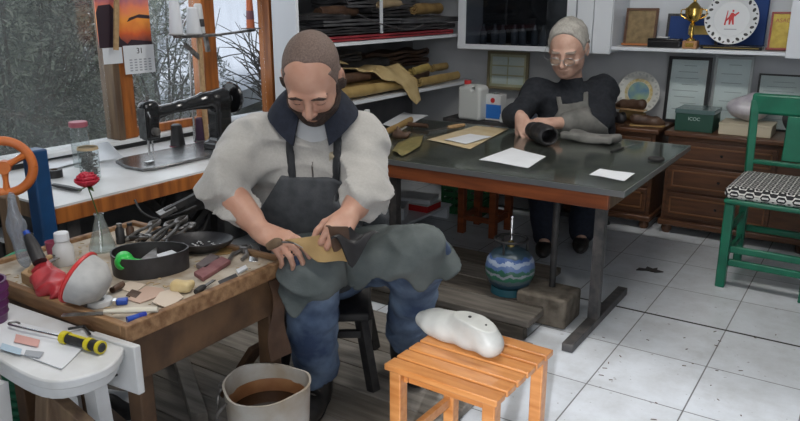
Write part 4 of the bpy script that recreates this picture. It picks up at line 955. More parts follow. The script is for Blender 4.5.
# window-side bottle behind the man's shoulder
t = thing('water_bottle', 'clear blue-tinted water bottle behind the bearded man\'s shoulder', 'bottle', tuple(PZ(369, 150, TZ+.002)))
t.location = (-2.06, 2.86, TZ+.001)
obj('bottle', lathe(B(), [(0, 0), (.028, 0), (.031, .01), (.031, .05), (.028, .06), (.031, .07), (.031, .12), (.012, .155), (.012, .17), (0, .17)], 24), glass_mat('bluish_plastic', tint=(.75, .86, .95), rough=.08, haze=.12, hazecol=(.6, .75, .9)), t)
obj('cap', cyl(B(), (0, 0, .170), (0, 0, .184), .0135), M_whitepl, t); obj('label', cyl(B(), (0, 0, .075), (0, 0, .11), .0316, caps=False), mat('pale_blue_label', (.35, .50, .75), .5), t)
# ================================================================ WALL SHELF DISPLAY
zs = CSH+.0005
def plaque(name, label, x0, x1, h, y, fm, pm, tilt=.16, base=None, w=.014):
    t = thing(name, label, 'plaque', ((x0+x1)/2, y, zs)); t.rotation_euler = (-tilt, 0, 0); W2 = (x1-x0)/2
    bm = box(B(), -W2, -W2+w, -.012, .004, 0, h); box(bm, W2-w, W2, -.012, .004, 0, h); box(bm, -W2+w, W2-w, -.012, .004, 0, w); box(bm, -W2+w, W2-w, -.012, .004, h-w, h)
    obj('frame', bm, fm, t); obj('plate', box(B(), -W2+w, W2-w, -.006, .003, w, h-w), pm, t, label=None)
    if base: obj('base_strip', box(B(), -W2-.004, W2+.004, -.03, -.0125, 0, .012), base, t)
    return t
plaque('plaque', 'brown wooden plaque with bronze plate at the left end of the shelf', -1.345, -1.16, .215, 4.48, M_walnut, mat('bronze_relief', (.17, .12, .06), .4, .4, c2=(.28, .2, .1), scale=30, bump=.4), .14, mat('orange_base', (.4, .14, .04), .4))
t = plaque('plaque', 'blue velvet plaque with dark frame behind the trophy', -1.115, -.83, .185, 4.52, M_blk, mat('blue_velvet', (.015, .05, .19), .8), .14)
obj('metal_inscription', box(B(), -.02, .09, -.0085, -.0065, .07, .12), M_brass, t)
t = thing('glasses_case', 'black glossy box in front of the blue plaque', 'box', (-1.085, 4.40, zs))
obj('box', box(B(), -.09, .09, -.035, .035, 0, .052), M_blackgloss, t, bevel=.006); obj('lid_band', box(B(), -.0915, .0915, -.0365, .0365, .034, .037), M_dark, t)
obj('white_stone', box(B(), -.045, .02, -.02, .02, .0525, .060), M_whitepl, t, bevel=.003)
t = thing('trophy_cup', 'tall gilt trophy cup on a pale wooden base', 'trophy', (-.945, 4.395, zs))
obj('base', box(B(), -.038, .038, -.03, .03, 0, .042), mat('trophy_base', (.42, .22, .10), .4), t, bevel=.003)
obj('name_plate', box(B(), -.022, .022, -.0315, -.0302, .010, .032), M_gold, t)
obj('stem', lathe(B(), [(0, .042), (.026, .042), (.024, .05), (.008, .06), (.012, .075), (.007, .09), (.009, .12), (.016, .13), (.008, .14), (0, .14)], 24), M_gold, t)
obj('cup', lathe(B(), [(0, .14), (.012, .14), (.034, .155), (.044, .185), (.046, .215), (.041, .22), (.04, .19), (.0, .16)], 28), M_gold, t)
for s_ in (-1, 1): obj('handle', tube(B(), [(s_*.042, 0, .21), (s_*.066, 0, .205), (s_*.064, 0, .175), (s_*.036, 0, .160)], .0035, 8), M_gold, t)
obj('finial', lathe(B(), [(0, .2205), (.036, .2205), (.02, .24), (.008, .25), (.012, .27), (0, .285)], 20), M_gold, t)
# plate with blue box
t = thing('gift_box', 'open blue velvet presentation box behind the ornate plate', 'box', (-.74, 4.55, zs)); t.rotation_euler = (-.08, 0, 0)
obj('panel', box(B(), -.145, .145, -.01, .02, 0, .36), mat('blue_velvet'
 , (0, 0, 0)), t, bevel=.006); obj('rim', box(B(), -.15, .15, -.016, -.0105, 0, .02), M_navy, t)
def ornate_plate(name, label, loc, R0, rimc, cen, tilt, parts):
    t = thing(name, label, 'plate', loc); t.rotation_euler = (math.pi/2-tilt, 0, 0)
    obj('dish', lathe(B(), [(0, 0), (R0*.66, 0), (R0*.72, .006), (R0*.98, .012), (R0, .014), (R0, .017), (R0*.97, .017), (R0*.72, .011), (R0*.66, .004), (0, .004)], 48), cen, t)
    bm = B()
    for k in range(16):
        a = k*math.pi/8
        prism(bm, [(R0*.085*math.cos(b)*1.0, R0*.055*math.sin(b)) for b in [i*math.pi/6 for i in range(12)]], 0, .0012, Matrix.Rotation(a, 4, 'Z') @ TRS((R0*.86, 0, .0150), (0, -.10, .6)))
        prism(bm, [(R0*.05*math.cos(b), R0*.03*math.sin(b)) for b in [i*math.pi/4 for i in range(8)]], 0, .0012, Matrix.Rotation(a+.2, 4, 'Z') @ TRS((R0*.93, 0, .0165), (0, -.05, -.6)))
    obj('rim_ornament', bm, rimc, t); parts(t, R0); return t
def red_figure(t, R0):
    bm = B(); s = R0/.13
    for poly in ([(-.012, -.03), (-.004, -.03), (.000, -.005), (.006, -.03), (.014, -.03), (.010, .005), (.014, .022), (.004, .030), (-.006, .028), (-.014, .010)], [(-.014, .010), (-.030, -.010), (-.026, -.016), (-.010, .0)], [(.010, .02), (.028, .034), (.034, .030), (.014, .010)], [(.0, .032), (.008, .034), (.008, .044), (-.002, .044)], [(-.034, -.032), (-.026, -.034), (-.020, .040), (-.024, .040)]):
        prism(bm, [(x*s, y*s) for x, y in poly], .0042, .0052)
    obj('red_figure', bm, M_redpl, t); text_mesh('1958', .014, Matrix.Translation((0, -.052*s, .0045)), mat('grey_print', (0, 0, 0)), t) if False else None
    bm = B(); box(bm, -.03*s, .03*s, -.056*s, -.051*s, .0042, .0048); obj('inscription', bm, mat('grey_print', (0, 0, 0)), t)
ornate_plate('ornate_plate', 'white ornate plate with black rim pattern and red figure on the shelf', (-.755, 4.44, zs+.162), .137, M_blk, mat('plate_white', (.66, .68, .70), .3), .12, red_figure)
t = thing('plinth', 'long black glossy plinth under the ornate plate', 'stand', (-.735, 4.42, zs))
obj('block', box(B(), -.155, .155, -.035, .035, 0, .022), M_blackgloss, t, bevel=.003); obj('gilt_line', box(B(), -.14, .14, -.0362, -.0352, .008, .012), M_brass, t)
t = plaque('plaque', 'red-topped gilt plaque at the right end of the open shelf', -.565, -.445, .20, 4.46, mat('red_frame', (.25, .03, .03), .4), mat('gilt_plate', (.42, .32, .06), .35, .5, c2=(.3, .22, .04), scale=30, bump=.3), .14, mat('red_frame', (0, 0, 0)), .010)
text_mesh('ASAD', .03, TRS((0, -.0065, .155), (math.pi/2, 0, 0)), mat('dark_red_print', (.25, .05, .03), .5), t)
def landscape(t, R0):
    obj('gilt_ring', lathe(B(), [(R0*.52, .0041), (R0*.66, .0041), (R0*.66, .007), (R0*.52, .007), (R0*.52, .0041)], 40), mat('gilt_ring', (.55, .42, .16), .4, .3, c2=(.7, .65, .45), scale=60), t)
    obj('blue_centre', lathe(B(), [(0, .0041), (R0*.5, .0041), (R0*.5, .0052), (0, .0052)], 40), mat('sea_print', (.10, .22, .36), .4, c2=(.30, .42, .25), scale=12), t)
ornate_plate('souvenir_plate', 'scalloped souvenir plate with gold ring and blue centre on the left dresser', (-1.255, 4.575, DH+.16), .128, mat('pale_grey_ornament', (.45, .46, .44), .4), mat('plate_pearl', (.62, .62, .58), .3), .10, landscape)
# cabinet glassware behind smoked glass
for i, x in enumerate([-2.27, -2.20, -2.13, -2.06, -1.99, -1.92, -1.85, -1.78]):
    t0 = obj('dark_bottle', lathe(B(), [(0, 0), (.022, 0), (.024, .01), (.024, .08), (.010, .105), (.009, .13), (0, .13)], 18), mat('dark_bottle_glass', (.16, .18, .20), .12, coat=1)); t0.location = (x, 4.47+.03*(i % 2), CZ+.0185); tag(t0, ['leftmost', 'second', 'third', 'fourth', 'fifth', 'sixth', 'seventh', 'rightmost'][i]+' of eight bottles lined up behind the dark cabinet glass', 'bottle', 'bottles inside the dark glass cabinet')
# ================================================================ ON THE DRESSERS
t = thing('green_box', 'dark green box with shiny lid on the right dresser', 'box', (-.86, 4.39, DH), .0)
obj('body', box(B(), -.10, .10, -.11, .09, 0, .098), mat('dark_green_card', (.012, .06, .04), .5), t, bevel=.002); obj('lid', box(B(), -.104, .104, -.113, .094, .0985, .122), mat('slate_green_card', (.09, .14, .14), .25), t, bevel=.002)
text_mesh('ICOC', .026, TRS((.0, -.1105, .07), (math.pi/2, 0, 0)), mat('pale_print', (.4, .5, .45), .5), t)
t = thing('cream_box', 'cream shoe box beside the green box on the right dresser', 'box', (-.60, 4.40, DH), .0)
obj('body', box(B(), -.13, .13, -.11, .09, 0, .05), mat('cream_card', (.52, .46, .34), .6), t, bevel=.002); obj('lid', box(B(), -.132, .132, -.112, .092, .0505, .062), mat('cream_card', (0, 0, 0)), t, bevel=.002)
V = Vol((-.14, -.12, -.01), (.14, .12, .2), .008); V.ell((0, 0, .07), (.11, .08, .065), k=.02); V.ell((.03, .01, .12), (.06, .05, .035), k=.04); V.d = V.d+V.field(lambda X, Y, Z: .008*nz(X*40, Y*40, Z*50, 2)); V.d = np.maximum(V.d, .001-V.ax[2][None, None, :])
o = vobj('cloth_bundle', V, mat('lilac_film', (.40, .36, .42), .3, c2=(.6, .58, .6), scale=20)); o.location = (-.61, 4.41, DH+.0625); tag(o, 'pale lilac wrapped bundle on the cream box', 'bundle')
V = Vol((-.16, -.16, -.01), (.16, .16, .26), .008); V.ell((0, 0, .10), (.10, .09, .10)); V.ell((0.02, 0, .17), (.06, .07, .05), k=.04); V.d = V.d+V.field(lambda X, Y, Z: .008*nz(X*30, Y*30, Z*30, 1)); V.d = np.maximum(V.d, .001-V.ax[2][None, None, :])
o = vobj('dark_bag', V, mat('dark_grey_cloth', (.05, .05, .055), .8)); o.location = (-.335, 4.40, DH+.001); tag(o, 'dark grey bag behind the green chair on the dresser', 'bag')
def shoe_shape(L, m, sole_m, name, label, loc, rz, h=.075, open_=True, group=None, tilt=0, hz=1):
    t = thing(name, label, 'shoe', loc, rz, group); t.rotation_euler = (0, tilt, rz)
    s = L/.27; V = Vol((-.17*s, -.07*s, -.01), (.17*s, .07*s, .14*s), .004*s)
    V.limb([(-.10*s, 0, .045*s), (-.02*s, 0, .045*s), (.06*s, .003, .035*s), (.105*s, .004, .026*s)], [.034*s, .036*s, .038*s, .024*s], .02)
    V.ell((-.085*s, 0, .065*s), (.045*s, .033*s, .045*s), k=.02)
    if open_: V.ell((-.075*s, 0, .095*s), (.058*s, .024*s, .055*s), op='sub', k=.006)
    V.d = np.maximum(V.d, .012*s-V.ax[2][None, None, :]); vobj('upper', V, m, t, local=True)
    bm = prism(B(), [(-.135*s, -.022*s), (-.12*s, -.034*s), (-.03*s, -.030*s), (.05*s, -.042*s), (.115*s, -.028*s), (.132*s, 0), (.115*s, .030*s), (.05*s, .043*s), (-.03*s, .030*s), (-.12*s, .034*s), (-.135*s, .022*s)], 0, .0115*s)
    obj('sole', bm, sole_m, t); return t
gs = 'leather shoe parts piled on the left dresser'
shoe_shape(.20, M_brn, M_wood, 'brown_shoe', 'brown leather shoe with pale edge on top of the pile on the left dresser', (-1.25, 4.40, DH+.078), 2.9, group=gs)
shoe_shape(.22, M_blk, M_brn, 'black_shoe', 'black leather shoe at the bottom left of the pile on the dresser', (-1.33, 4.34, DH+.001), 2.5, group=gs)
shoe_shape(.20, M_brn, M_tan, 'brown_shoe', 'brown shoe lying in front of the black-framed certificate', (-1.12, 4.33, DH+.001), .3, group=gs)
leather_roll('leather_offcut', 'curled brown leather offcut between the shoes on the left dresser', 'leather', (-1.33, 4.50, DH+.035), (-1.18, 4.46, DH+.035), .034, M_tan, None)
# more leather on the shelves
folded_hide('folded_leather', 'dark grey folded leather highest in the middle of the upper shelf', 'leather', -2.84, -2.56, 3.40, 4.15, zt+.172, .05, 3, mat('charcoal_leather', (0, 0, 0)), g1, .03, 2.2)
leather_roll('leather_roll', 'small cream-lined roll high on the upper shelf behind the white rod', 'leather', (-2.54, 3.66, zt+.188), (-2.60, 4.00, zt+.196), .026, M_cardb, g1)
folded_hide('folded_leather', 'black leather folded under the brown roll at the left end of the upper shelf', 'leather', -2.60, -2.48, 2.94, 3.30, zt+.115, .03, 2, M_blk, g1, .02, 5)
tag(obj('hanging_strap', tube(B(), [(-2.425, 3.30, zt+.14), (-2.405, 3.42, zt+.10), (-2.40, 3.60, zt+.065), (-2.405, 3.80, zt+.05), (-2.415, 3.95, zt+.075)], .009, 8, flat=.4), mat('slate_leather', (0, 0, 0))), 'grey curled leather strap loose on the front of the upper shelf pile', 'strap')
folded_hide('folded_leather', 'brown folded leather standing tall at the back of the lower shelf, right half', 'leather', -2.88, -2.70, 3.75, 4.50, zl+.105, .10, 4, M_brn, g2, .03, 1.2)
folded_hide('folded_leather', 'dark leather heap at the left of the lower shelf behind the man\'s head', 'leather', -2.70, -2.56, 3.12, 3.50, zl+.20, .05, 3, M_blk, g2, .03, 3.2)
hide_sheet('hide', 'small pale leather cutout standing among the dark pieces on the lower shelf', 'leather', [(-2.60, 3.06), (-2.52, 3.16), (-2.50, 3.30), (-2.55, 3.34), (-2.56, 3.24), (-2.62, 3.14)], lambda x, y: zl+.155+.5*(y-3.06)*(.34-(y-3.06))*3+.3*(-2.50-x), .004, mat('pale_tan_leather', (0, 0, 0)))
# ================================================================ ON THE SEWING BENCH
M_machine = mat('black_enamel', (.010, .010, .011), .22, coat=.4)
t = thing('sewing_machine', 'black cast-iron sewing machine on the white bench under the window', 'sewing machine', (-2.515, 1.96, BZ))
obj('bed_plate', prism(B(), [(-.20, .0), (-.17, -.06), (-.05, -.10), (.055, -.10), (.08, -.06), (.085, .52), (-.20, .52)], .001, .014), mat('worn_steel_bed', (.10, .10, .105), .25, .7, c2=(.2, .2, .2), scale=20), t, bevel=.003)
V = Vol((-.09, -.09, .0), (.09, .54, .34), .004)
V.rbox((0, .0, .185), (.030, .034, .075), rd=.016); V.ell((0, 0, .255), (.030, .036, .022), k=.02)
V.limb([(0, .0, .215), (0, .16, .225), (0, .30, .240), (0, .40, .245)], [.030, .027, .034, .045], .02)
V.rbox((0, .385, .13), (.040, .045, .12), rd=.02, k=.03); V.rbox((0, .395, .03), (.055, .075, .018), rd=.012, k=.03)
V.ell((0, .17, .165), (.06, .14, .042), op='sub', k=.02)
vobj('arm', V, M_machine, t, local=True)
obj('face_plate', box(B(), -.022, .022, -.039, -.0345, .12, .245), mat('grey_face_plate', (.16, .17, .17), .3, .6, c2=(.08, .08, .08), scale=30), t, bevel=.003)
obj('presser_bar', cyl(B(), (.0, -.015, .05), (.0, -.015, .112), .005), M_chrome, t); obj('needle_bar', cyl(B(), (.0, .005, .030), (.0, .005, .112), .0035), M_chrome, t)
obj('presser_foot', box(B(), -.010, .010, -.038, .0, .016, .024), M_chrome, t); obj('tension_dial', cyl(B(), (.031, -.005, .15), (.052, -.005, .15), .016), M_iron, t)
obj('take_up_lever', tube(B(), [(.028, -.02, .20), (.045, -.03, .215), (.04, -.035, .235)], .003, 6), M_chrome, t)
obj('hand_wheel', lathe(B(), [(.02, 0), (.068, .004), (.072, .014), (.068, .024), (.05, .018), (.02, .022)], 30, TRS((0, .452, .235), (-math.pi/2, 0, 0))), M_blackgloss, t)
obj('spool_pin', cyl(B(), (0, .12, .246), (0, .12, .285), .0025), M_chrome, t); obj('oil_cap', cyl(B(), (0, 0, .272), (0, 0, .290), .006), M_iron, t)
obj('gold_line', box(B(), .0305, .0315, .10, .30, .226, .229), M_brass, t) if False else None
def cone_spool(name, label, loc, r, h, m, base, group=None, band=None):
    t = thing(name, label, 'thread spool', loc, group=group)
    obj('thread', lathe(B(), [(0, .004), (r, .004), (r*1.03, h*.05), (r*.72, h*.95), (r*.5, h), (0, h)], 24), m, t)
    obj('flange', cyl(B(), (0, 0, 0), (0, 0, .0035), r*1.15), base, t)
    if band: obj('band', lathe(B(), [(r*.99, h*.25), (r*1.0, h*.28), (r*.93, h*.48), (r*.9, h*.5)], 24), band, t)
    return t
M_pink = mat('pink_plastic', (.32, .06, .11), .5)
p = PZ(178, 146, BZ); cone_spool('thread_spool', 'large black thread cone beside the sewing machine arm', p, .034, .105, M_blk, M_pink)
p = PZ(201, 142, BZ); cone_spool('thread_spool', 'dark spool with pink base between the big black cone and the machine pillar', p, .026, .12, mat('dark_purple_thread', (.05, .02, .05), .7), M_pink)
# thread stand
SX = -2.74
t = thing('thread_stand', 'metal thread stand with a wooden pole rising from the bench by the window post', 'stand', (SX, 2.46, BZ))
obj('pole', cyl(B(), (0, 0, .001), (0, 0, .50), .013), M_wood, t); obj('base', cyl(B(), (0, 0, 0), (0, 0, .012), .05), M_iron, t)
obj('rod', cyl(B(), (0, -.075, .012), (0, -.062, .50), .006), M_chrome, t)
obj('bracket', bar(B(), (0, -.09, .47), (0, .0, .40), .012, .02), M_iron, t); obj('bracket', bar(B(), (0, .05, .43), (0, .04, .50), .014, .02), M_iron, t)
obj('arm', box(B(), -.03, .03, -.13, .12, .50, .512), M_iron, t, bevel=.003); obj('arm', bar(B(), (0, .10, .506), (0, .36, .520), .03, .01), M_iron, t)
obj('tray', cyl(B(), (.0, -.08, .5125), (.0, -.08, .517), .075), M_iron, t); obj('tray', cyl(B(), (.0, .345, .5265), (.0, .345, .531), .05), M_iron, t)
gz = BZ+.5175
cone_spool('thread_cone', 'white thread cone at the left edge of the thread stand', (SX-.02, 2.345, gz), .030, .16, mat('white_thread', (.72, .73, .76), .8), M_whitepl)
cone_spool('thread_cone', 'shorter white thread cone in front, second from the left on the stand', (SX+.035, 2.40, gz), .033, .12, mat('white_thread', (0, 0, 0)), M_whitepl)
cone_spool('thread_cone', 'black and white banded thread cone on the stand', (SX-.01, 2.475, gz-.005), .026, .14, M_whitepl, M_dark, band=M_blk)
cone_spool('thread_cone', 'slim orange and mauve thread cone on the right arm of the stand', (SX, 2.805, gz+.014), .020, .17, mat('orange_thread', (.62, .17, .07), .7), mat('orange_plastic', (.62, .16, .06), .5), band=mat('mauve_thread', (.22, .10, .12), .8))
# jars, papers, tape, tool
t = thing('tack_jar', 'glass jar full of grey tacks on the bench, in front of the pink-lidded jar', 'jar', tuple(PZ(91, 178, BZ+.001)))
obj('glass', lathe(B(), [(0, 0), (.036, 0), (.038, .006), (.038, .105), (.034, .115), (.034, .125)], 28), glass_mat('jar_glass', tint=(.9, .93, .93), haze=.05), t)
tk = B(); q = random.Random(3)
for i in range(260):
    a = q.uniform(0, 6.3); r = .033*math.sqrt(q.random()); z = .004+q.random()*.088; d = Vector((q.gauss(0, 1), q.gauss(0, 1), q.gauss(0, .6))).normalized()*.008
    c0 = Vector((r*math.cos(a)*.86, r*math.sin(a)*.86, z+.004)); cyl(tk, c0-d, c0+d, .0011, n=5); cyl(tk, c0+d, c0+d*1.1, .0035, n=7)
o = obj('tacks', tk, M_iron); o.location = t.location; tag(o, 'grey shoe tacks filling the glass jar', 'tacks', kind='stuff')
obj('paper_rim', lathe(B(), [(.036, .112), (.040, .114), (.037, .124), (.034, .122)], 20), M_cardb, t)
t = thing('pink_lid_jar', 'clear jar with dusty pink lid standing behind the jar of tacks', 'jar', tuple(PZ(83, 166, BZ+.001)))
obj('glass', lathe(B(), [(0, 0), (.034, 0), (.036, .006), (.036, .155), (.032, .165)], 28), glass_mat('ribbed_jar', tint=(.85, .88, .88), haze=.12, rough=.1), t)
obj('lid', cyl(B(), (0, 0, .165), (0, 0, .187), .037), mat('dusty_pink_lid', (.36, .10, .13), .5), t, bevel=.003)
V = [PZ(34, 175, BZ+.002), PZ(33, 160, BZ+.002), PZ(76, 150, BZ+.002), PZ(82, 163, BZ+.002)]
tag(obj('paper_sheet', quad_sheet(V, wave=.006), M_paper), 'crumpled white papers left of the jars under the window', 'paper')
V = [PZ(96, 163, BZ+.002), PZ(90, 147, BZ+.03), PZ(108, 143, BZ+.085), PZ(124, 158, BZ+.018)]
tag(obj('card_sheet', quad_sheet(V, wave=.004, thick=.003), M_paper), 'white card leaning up behind the jar of tacks', 'card')
p = PZ(55, 177, BZ+.0005); t = thing('tape_roll', 'black roll of tape on the white bench', 'tape', tuple(p))
obj('tape', lathe(B(), [(.016, 0), (.030, 0), (.030, .030), (.016, .030), (.016, 0)], 28), M_blk, t); obj('core', lathe(B(), [(.0135, 0), (.0157, 0), (.0157, .0303), (.0135, .0303), (.0135, 0)], 24), M_brn, t)
a, b = PZ(33, 181, BZ+.010), PZ(80, 190, BZ+.010); t = thing('knife', 'long black cutting tool lying on the bench edge', 'knife', (0, 0, 0))
obj('handle', tube(B(), [a.lerp(b, .45), a.lerp(b, .7), b], [.009, .012, .009], 10, flat=.7), M_blk, t); obj('blade', bar(B(), a, a.lerp(b, .46), .014, .003), M_iron, t)
# calendar on the window post
cx_ = WX0+.035
y0, y1 = PX(97, 30, cx_).y, PX(150, 30, cx_).y
t = thing('wall_calendar', 'sunset-picture calendar hanging on the window post above the bench', 'calendar', (cx_, 0, 0)); 
def sunset():
    m = mat('sunset_print', (0, 0, 0), .4); nt = m.node_tree; b = nt.nodes['Principled BSDF']; tc = nt.nodes.new('ShaderNodeTexCoord'); sx = nt.nodes.new('ShaderNodeSeparateXYZ'); nt.links.new(tc.outputs['Generated'], sx.inputs[0])
    n = nt.nodes.new('ShaderNodeTexNoise'); n.inputs['Scale'].default_value = 5; nt.links.new(tc.outputs['Generated'], n.inputs[0])
    ad = nt.nodes.new('ShaderNodeMath'); ad.operation = 'MULTIPLY_ADD'; ad.inputs[1].default_value = .22; nt.links.new(n.outputs[0], ad.inputs[0]); nt.links.new(sx.outputs[2], ad.inputs[2])
    r = nt.nodes.new('ShaderNodeValToRGB'); e = r.color_ramp.elements; e[0].position = .12; e[0].color = (.10, .05, .06, 1); e[1].position = 1; e[1].color = (.18, .15, .28, 1)
    for p_, c_ in ((.3, (.7, .12, .03, 1)), (.5, (.95, .35, .05, 1)), (.68, (.9, .25, .12, 1)), (.82, (.5, .15, .22, 1))): k = e.new(p_); k.color = c_
    nt.links.new(ad.outputs[0], r.inputs[0]); nt.links.new(r.outputs[0], b.inputs['Base Color']); return m
zc = PX(120, 47, cx_).z
obj('picture', box(B(), 0, .004, y0, y1, zc, zc+.30), sunset(), t)
def yz(y_, z_): return (y0+(y1-y0)*y_, zc+.30*z_)
Mx = Matrix(((0, 0, 1, 0), (1, 0, 0, 0), (0, 1, 0, 0), (0, 0, 0, 1)))
bm = B()
prism(bm, [yz(0, 0), yz(1, 0), yz(1, .06), yz(.6, .10), yz(.52, .04), yz(.40, .12), yz(.30, .34), yz(.36, .52), yz(.26, .62), yz(.05, .60), yz(0, .5)], .0042, .005, Mx)
prism(bm, [yz(.55, .36), yz(.75, .42), yz(1, .40), yz(1, .45), yz(.8, .47), yz(.6, .42)], .0042, .005, Mx)
obj('dark_silhouette', bm, mat('dark_print', (.03, .015, .025), .5), t)
zb = PX(120, 75, cx_).z
obj('month_sheet', box(B(), .006, .008, y0+.42*(y1-y0), y1+.005, zb, zc+.004), M_paper, t); obj('side_sheet', box(B(), .003, .005, y0+.05*(y1-y0), y0+.40*(y1-y0), PX(110, 64, cx_).z, zc-.001), M_paper, t)
bm = B(); ym, yn = y0+.50*(y1-y0), y1-.01
for i in range(5):
    for j in range(5): box(bm, .0082, .0088, ym+(yn-ym)*(j+.2)/5, ym+(yn-ym)*(j+.75)/5, zb+.012+i*.012, zb+.018+i*.012)
obj('printed_days', bm, mat('grey_print', (0, 0, 0)), t)
text_mesh('31', .036, Mx @ TRS(((ym+yn)/2, zc-.022, .0085)), M_dark, t); 
a, b = PX(118, -12, cx_+.03), PX(116, 50, cx_+.03)
tag(obj('hanging_stick', bar(B(), (cx_+.03, a.y, a.z+.05), (cx_+.03, b.y, b.z), .010, .022), M_wood), 'thin wooden slat hanging in front of the sunset calendar', 'stick')
# ================================================================ ON THE GLASS-TOPPED TABLE
T1 = TZ+.0012
def flat_sheet(name, label, cat, px, m, z=T1, th=.0012, w_=.0015, group=None):
    return tag(obj(name, quad_sheet([PZ(x, y, z) for x, y in px], z, wave=w_, thick=th), m), label, cat, group)
flat_sheet('paper_envelope', 'buff paper envelope laid open near the older man\'s hands', 'envelope', [(427, 140), (470, 149), (509, 129), (476, 126)], mat('buff_paper', (.55, .42, .24), .6, c2=(.62, .52, .34), scale=14))
flat_sheet('paper_sheet', 'narrow white paper lying on the buff envelope', 'paper', [(444, 140), (466, 144), (492, 137), (470, 134)], M_paper, z=T1+.006)
flat_sheet('drawing_sheet', 'large white sheet in the middle of the glass-topped table', 'paper', [(479, 160), (528, 168), (546, 157), (512, 148)], M_paper)
flat_sheet('paper_sheet', 'small white sheet near the front right corner of the glass-topped table', 'paper', [(589, 175), (624, 181), (635, 174), (600, 169)], M_paper)
flat_sheet('paper_sheet', 'white papers beside the tan leather at the left end of the glass-topped table', 'paper', [(381, 126), (400, 131), (428, 117), (404, 113)], M_paper, w_=.006)
a, b = PZ(611, 152, T1+.004), PZ(635, 144, T1+.004); t = thing('awl', 'thin pen-like awl near the right side of the glass-topped table', 'awl', (0, 0, 0))
obj('handle', tube(B(), [a, a.lerp(b, .5)], [.006, .005], 8, 0), M_dark, t); obj('spike', cyl(B(), a.lerp(b, .5), b, .003, .001), M_chrome, t)
tag(obj('polish_tin', lathe(B(), [(0, 0), (.035, 0), (.036, .003), (.036, .009), (.034, .011), (0, .011)], 28, TRS(PZ(656, 160, T1))), M_dark), 'flat round black tin at the right side of the glass-topped table', 'tin')
a, b = PZ(427, 131, T1+.012), PZ(464, 125, T1+.012); t = thing('leather_knife', 'knife with brown wooden handle behind the buff envelope', 'knife', (0, 0, 0))
obj('handle', tube(B(), [a.lerp(b, .55), a.lerp(b, .8), b], [.010, .013, .010], 10), M_wood, t); obj('blade', bar(B(), a, a.lerp(b, .56), .022, .003), M_iron, t)
leather_roll('leather_offcut', 'rolled pale tan leather at the left end of the glass-topped table', 'leather', PZ(384, 133, T1+.024), PZ(410, 120, T1+.024), .022, M_tan, None)
V = Vol((-.07, -.06, -.01), (.07, .06, .09), .005); V.cone((-.03, 0, .02), (.03, 0, .02), .022, .016); V.cone((-.01, 0, .02), (-.02, 0, .06), .02, .006, k=.02); V.cone((.02, .0, .02), (.045, .01, .035), .014, .008, k=.01); V.d = np.maximum(V.d, .001-V.ax[2][None, None, :])
o = vobj('leather_scrap', V, M_brn); o.location = PZ(401, 139, T1); tag(o, 'crumpled dark brown leather scrap standing up beside the tan roll', 'leather')
hide_sheet('leather_scrap', 'dull olive leather piece hanging over the near left edge of the glass table', 'leather', [(p.x, p.y) for p in (PZ(392, 152, T1), PZ(402, 157, T1), PZ(420, 148, T1), PZ(424, 136, T1), PZ(410, 138, T1), PZ(398, 145, T1))], lambda x, y: T1+.002+.004*(1+math.sin(x*60)), .003, mat('olive_leather', (.16, .14, .05), .5, c2=(.25, .2, .08), scale=20), sub=2)
leather_roll('leather_offcut', 'short dark roll of leather at the back of the glass table, left of the knife', 'leather', PZ(404, 124, T1+.016), PZ(428, 126, T1+.016), .014, M_brn, None)
# the shoe upper in the older man's hands
V = Vol((-.17, -.09, -.02), (.17, .09, .13), .005); V.limb([(-.11, 0, .045), (-.02, 0, .05), (.07, 0, .05)], [.040, .046, .050], .02); V.cone((.02, 0, .05), (.15, 0, .05), .034, .034, op='sub', k=.006); V.d = V.d+V.field(lambda X, Y, Z: .004*nz(X*50, Y*50, Z*50, 2)); V.d = np.maximum(V.d, .0-V.ax[2][None, None, :])
o = vobj('leather_upper', V, M_blk); p = PZ(541, 143, T1); o.location = p; o.rotation_euler = (0, 0, -.75); tag(o, 'black leather shoe upper under the older man\'s hands', 'leather')
V = Vol((-.22, -.12, -.02), (.22, .12, .1), .006); V.rbox((0, 0, .02), (.14, .07, .02), rd=.015); V.d = V.d+V.field(lambda X, Y, Z: .014*nz(X*30, Y*34, Z*30, 6)); V.d = np.maximum(V.d, .0-V.ax[2][None, None, :])
o = vobj('work_cloth', V, M_greyapron); p = PZ(590, 141, T1); o.location = p; o.rotation_euler = (0, 0, -.1); tag(o, 'crumpled grey cloth on the table in front of the older man\'s apron', 'cloth')
# ================================================================ UNDER AND BEHIND THE GLASS TABLE
t = thing('stool_frame', 'small orange-brown wooden stool standing under the glass-topped table', 'stool', (-1.84, 3.72, 0), .0)
for sx in (-1, 1):
    for sy in (-1, 1): obj('leg', box(B(), sx*.10-.02, sx*.10+.02, sy*.10-.02, sy*.10+.02, 0, .33), M_redwood, t, bevel=.003)
    obj('rail', box(B(), -.0795, .0795, sx*.10-.010, sx*.10+.010, .08, .11), M_redwood, t); obj('rail', box(B(), sx*.10-.010, sx*.10+.010, -.0795, .0795, .08, .11), M_redwood, t)
obj('seat', box(B(), -.125, .125, -.125, .125, .3305, .35), M_redwood, t, bevel=.004)
t = thing('crate', 'green slatted plastic crate behind the small stool under the table', 'crate', (-2.12, 4.02, 0), .1)
bm = box(B(), -.13, .13, -.09, .09, 0, .012)
for k in range(4):
    z = .012+k*.045
    for s_ in (-1, 1): box(bm, -.13, .13, s_*.09-.004, s_*.09+.004, z+.01, z+.036); box(bm, s_*.13-.004, s_*.13+.004, -.09, .09, z+.01, z+.036)
for sx in (-.13, -.05, .05, .13):
    for sy in (-.09, .09): box(bm, sx-.008, sx+.008, sy-.006, sy+.006, .012, .19)
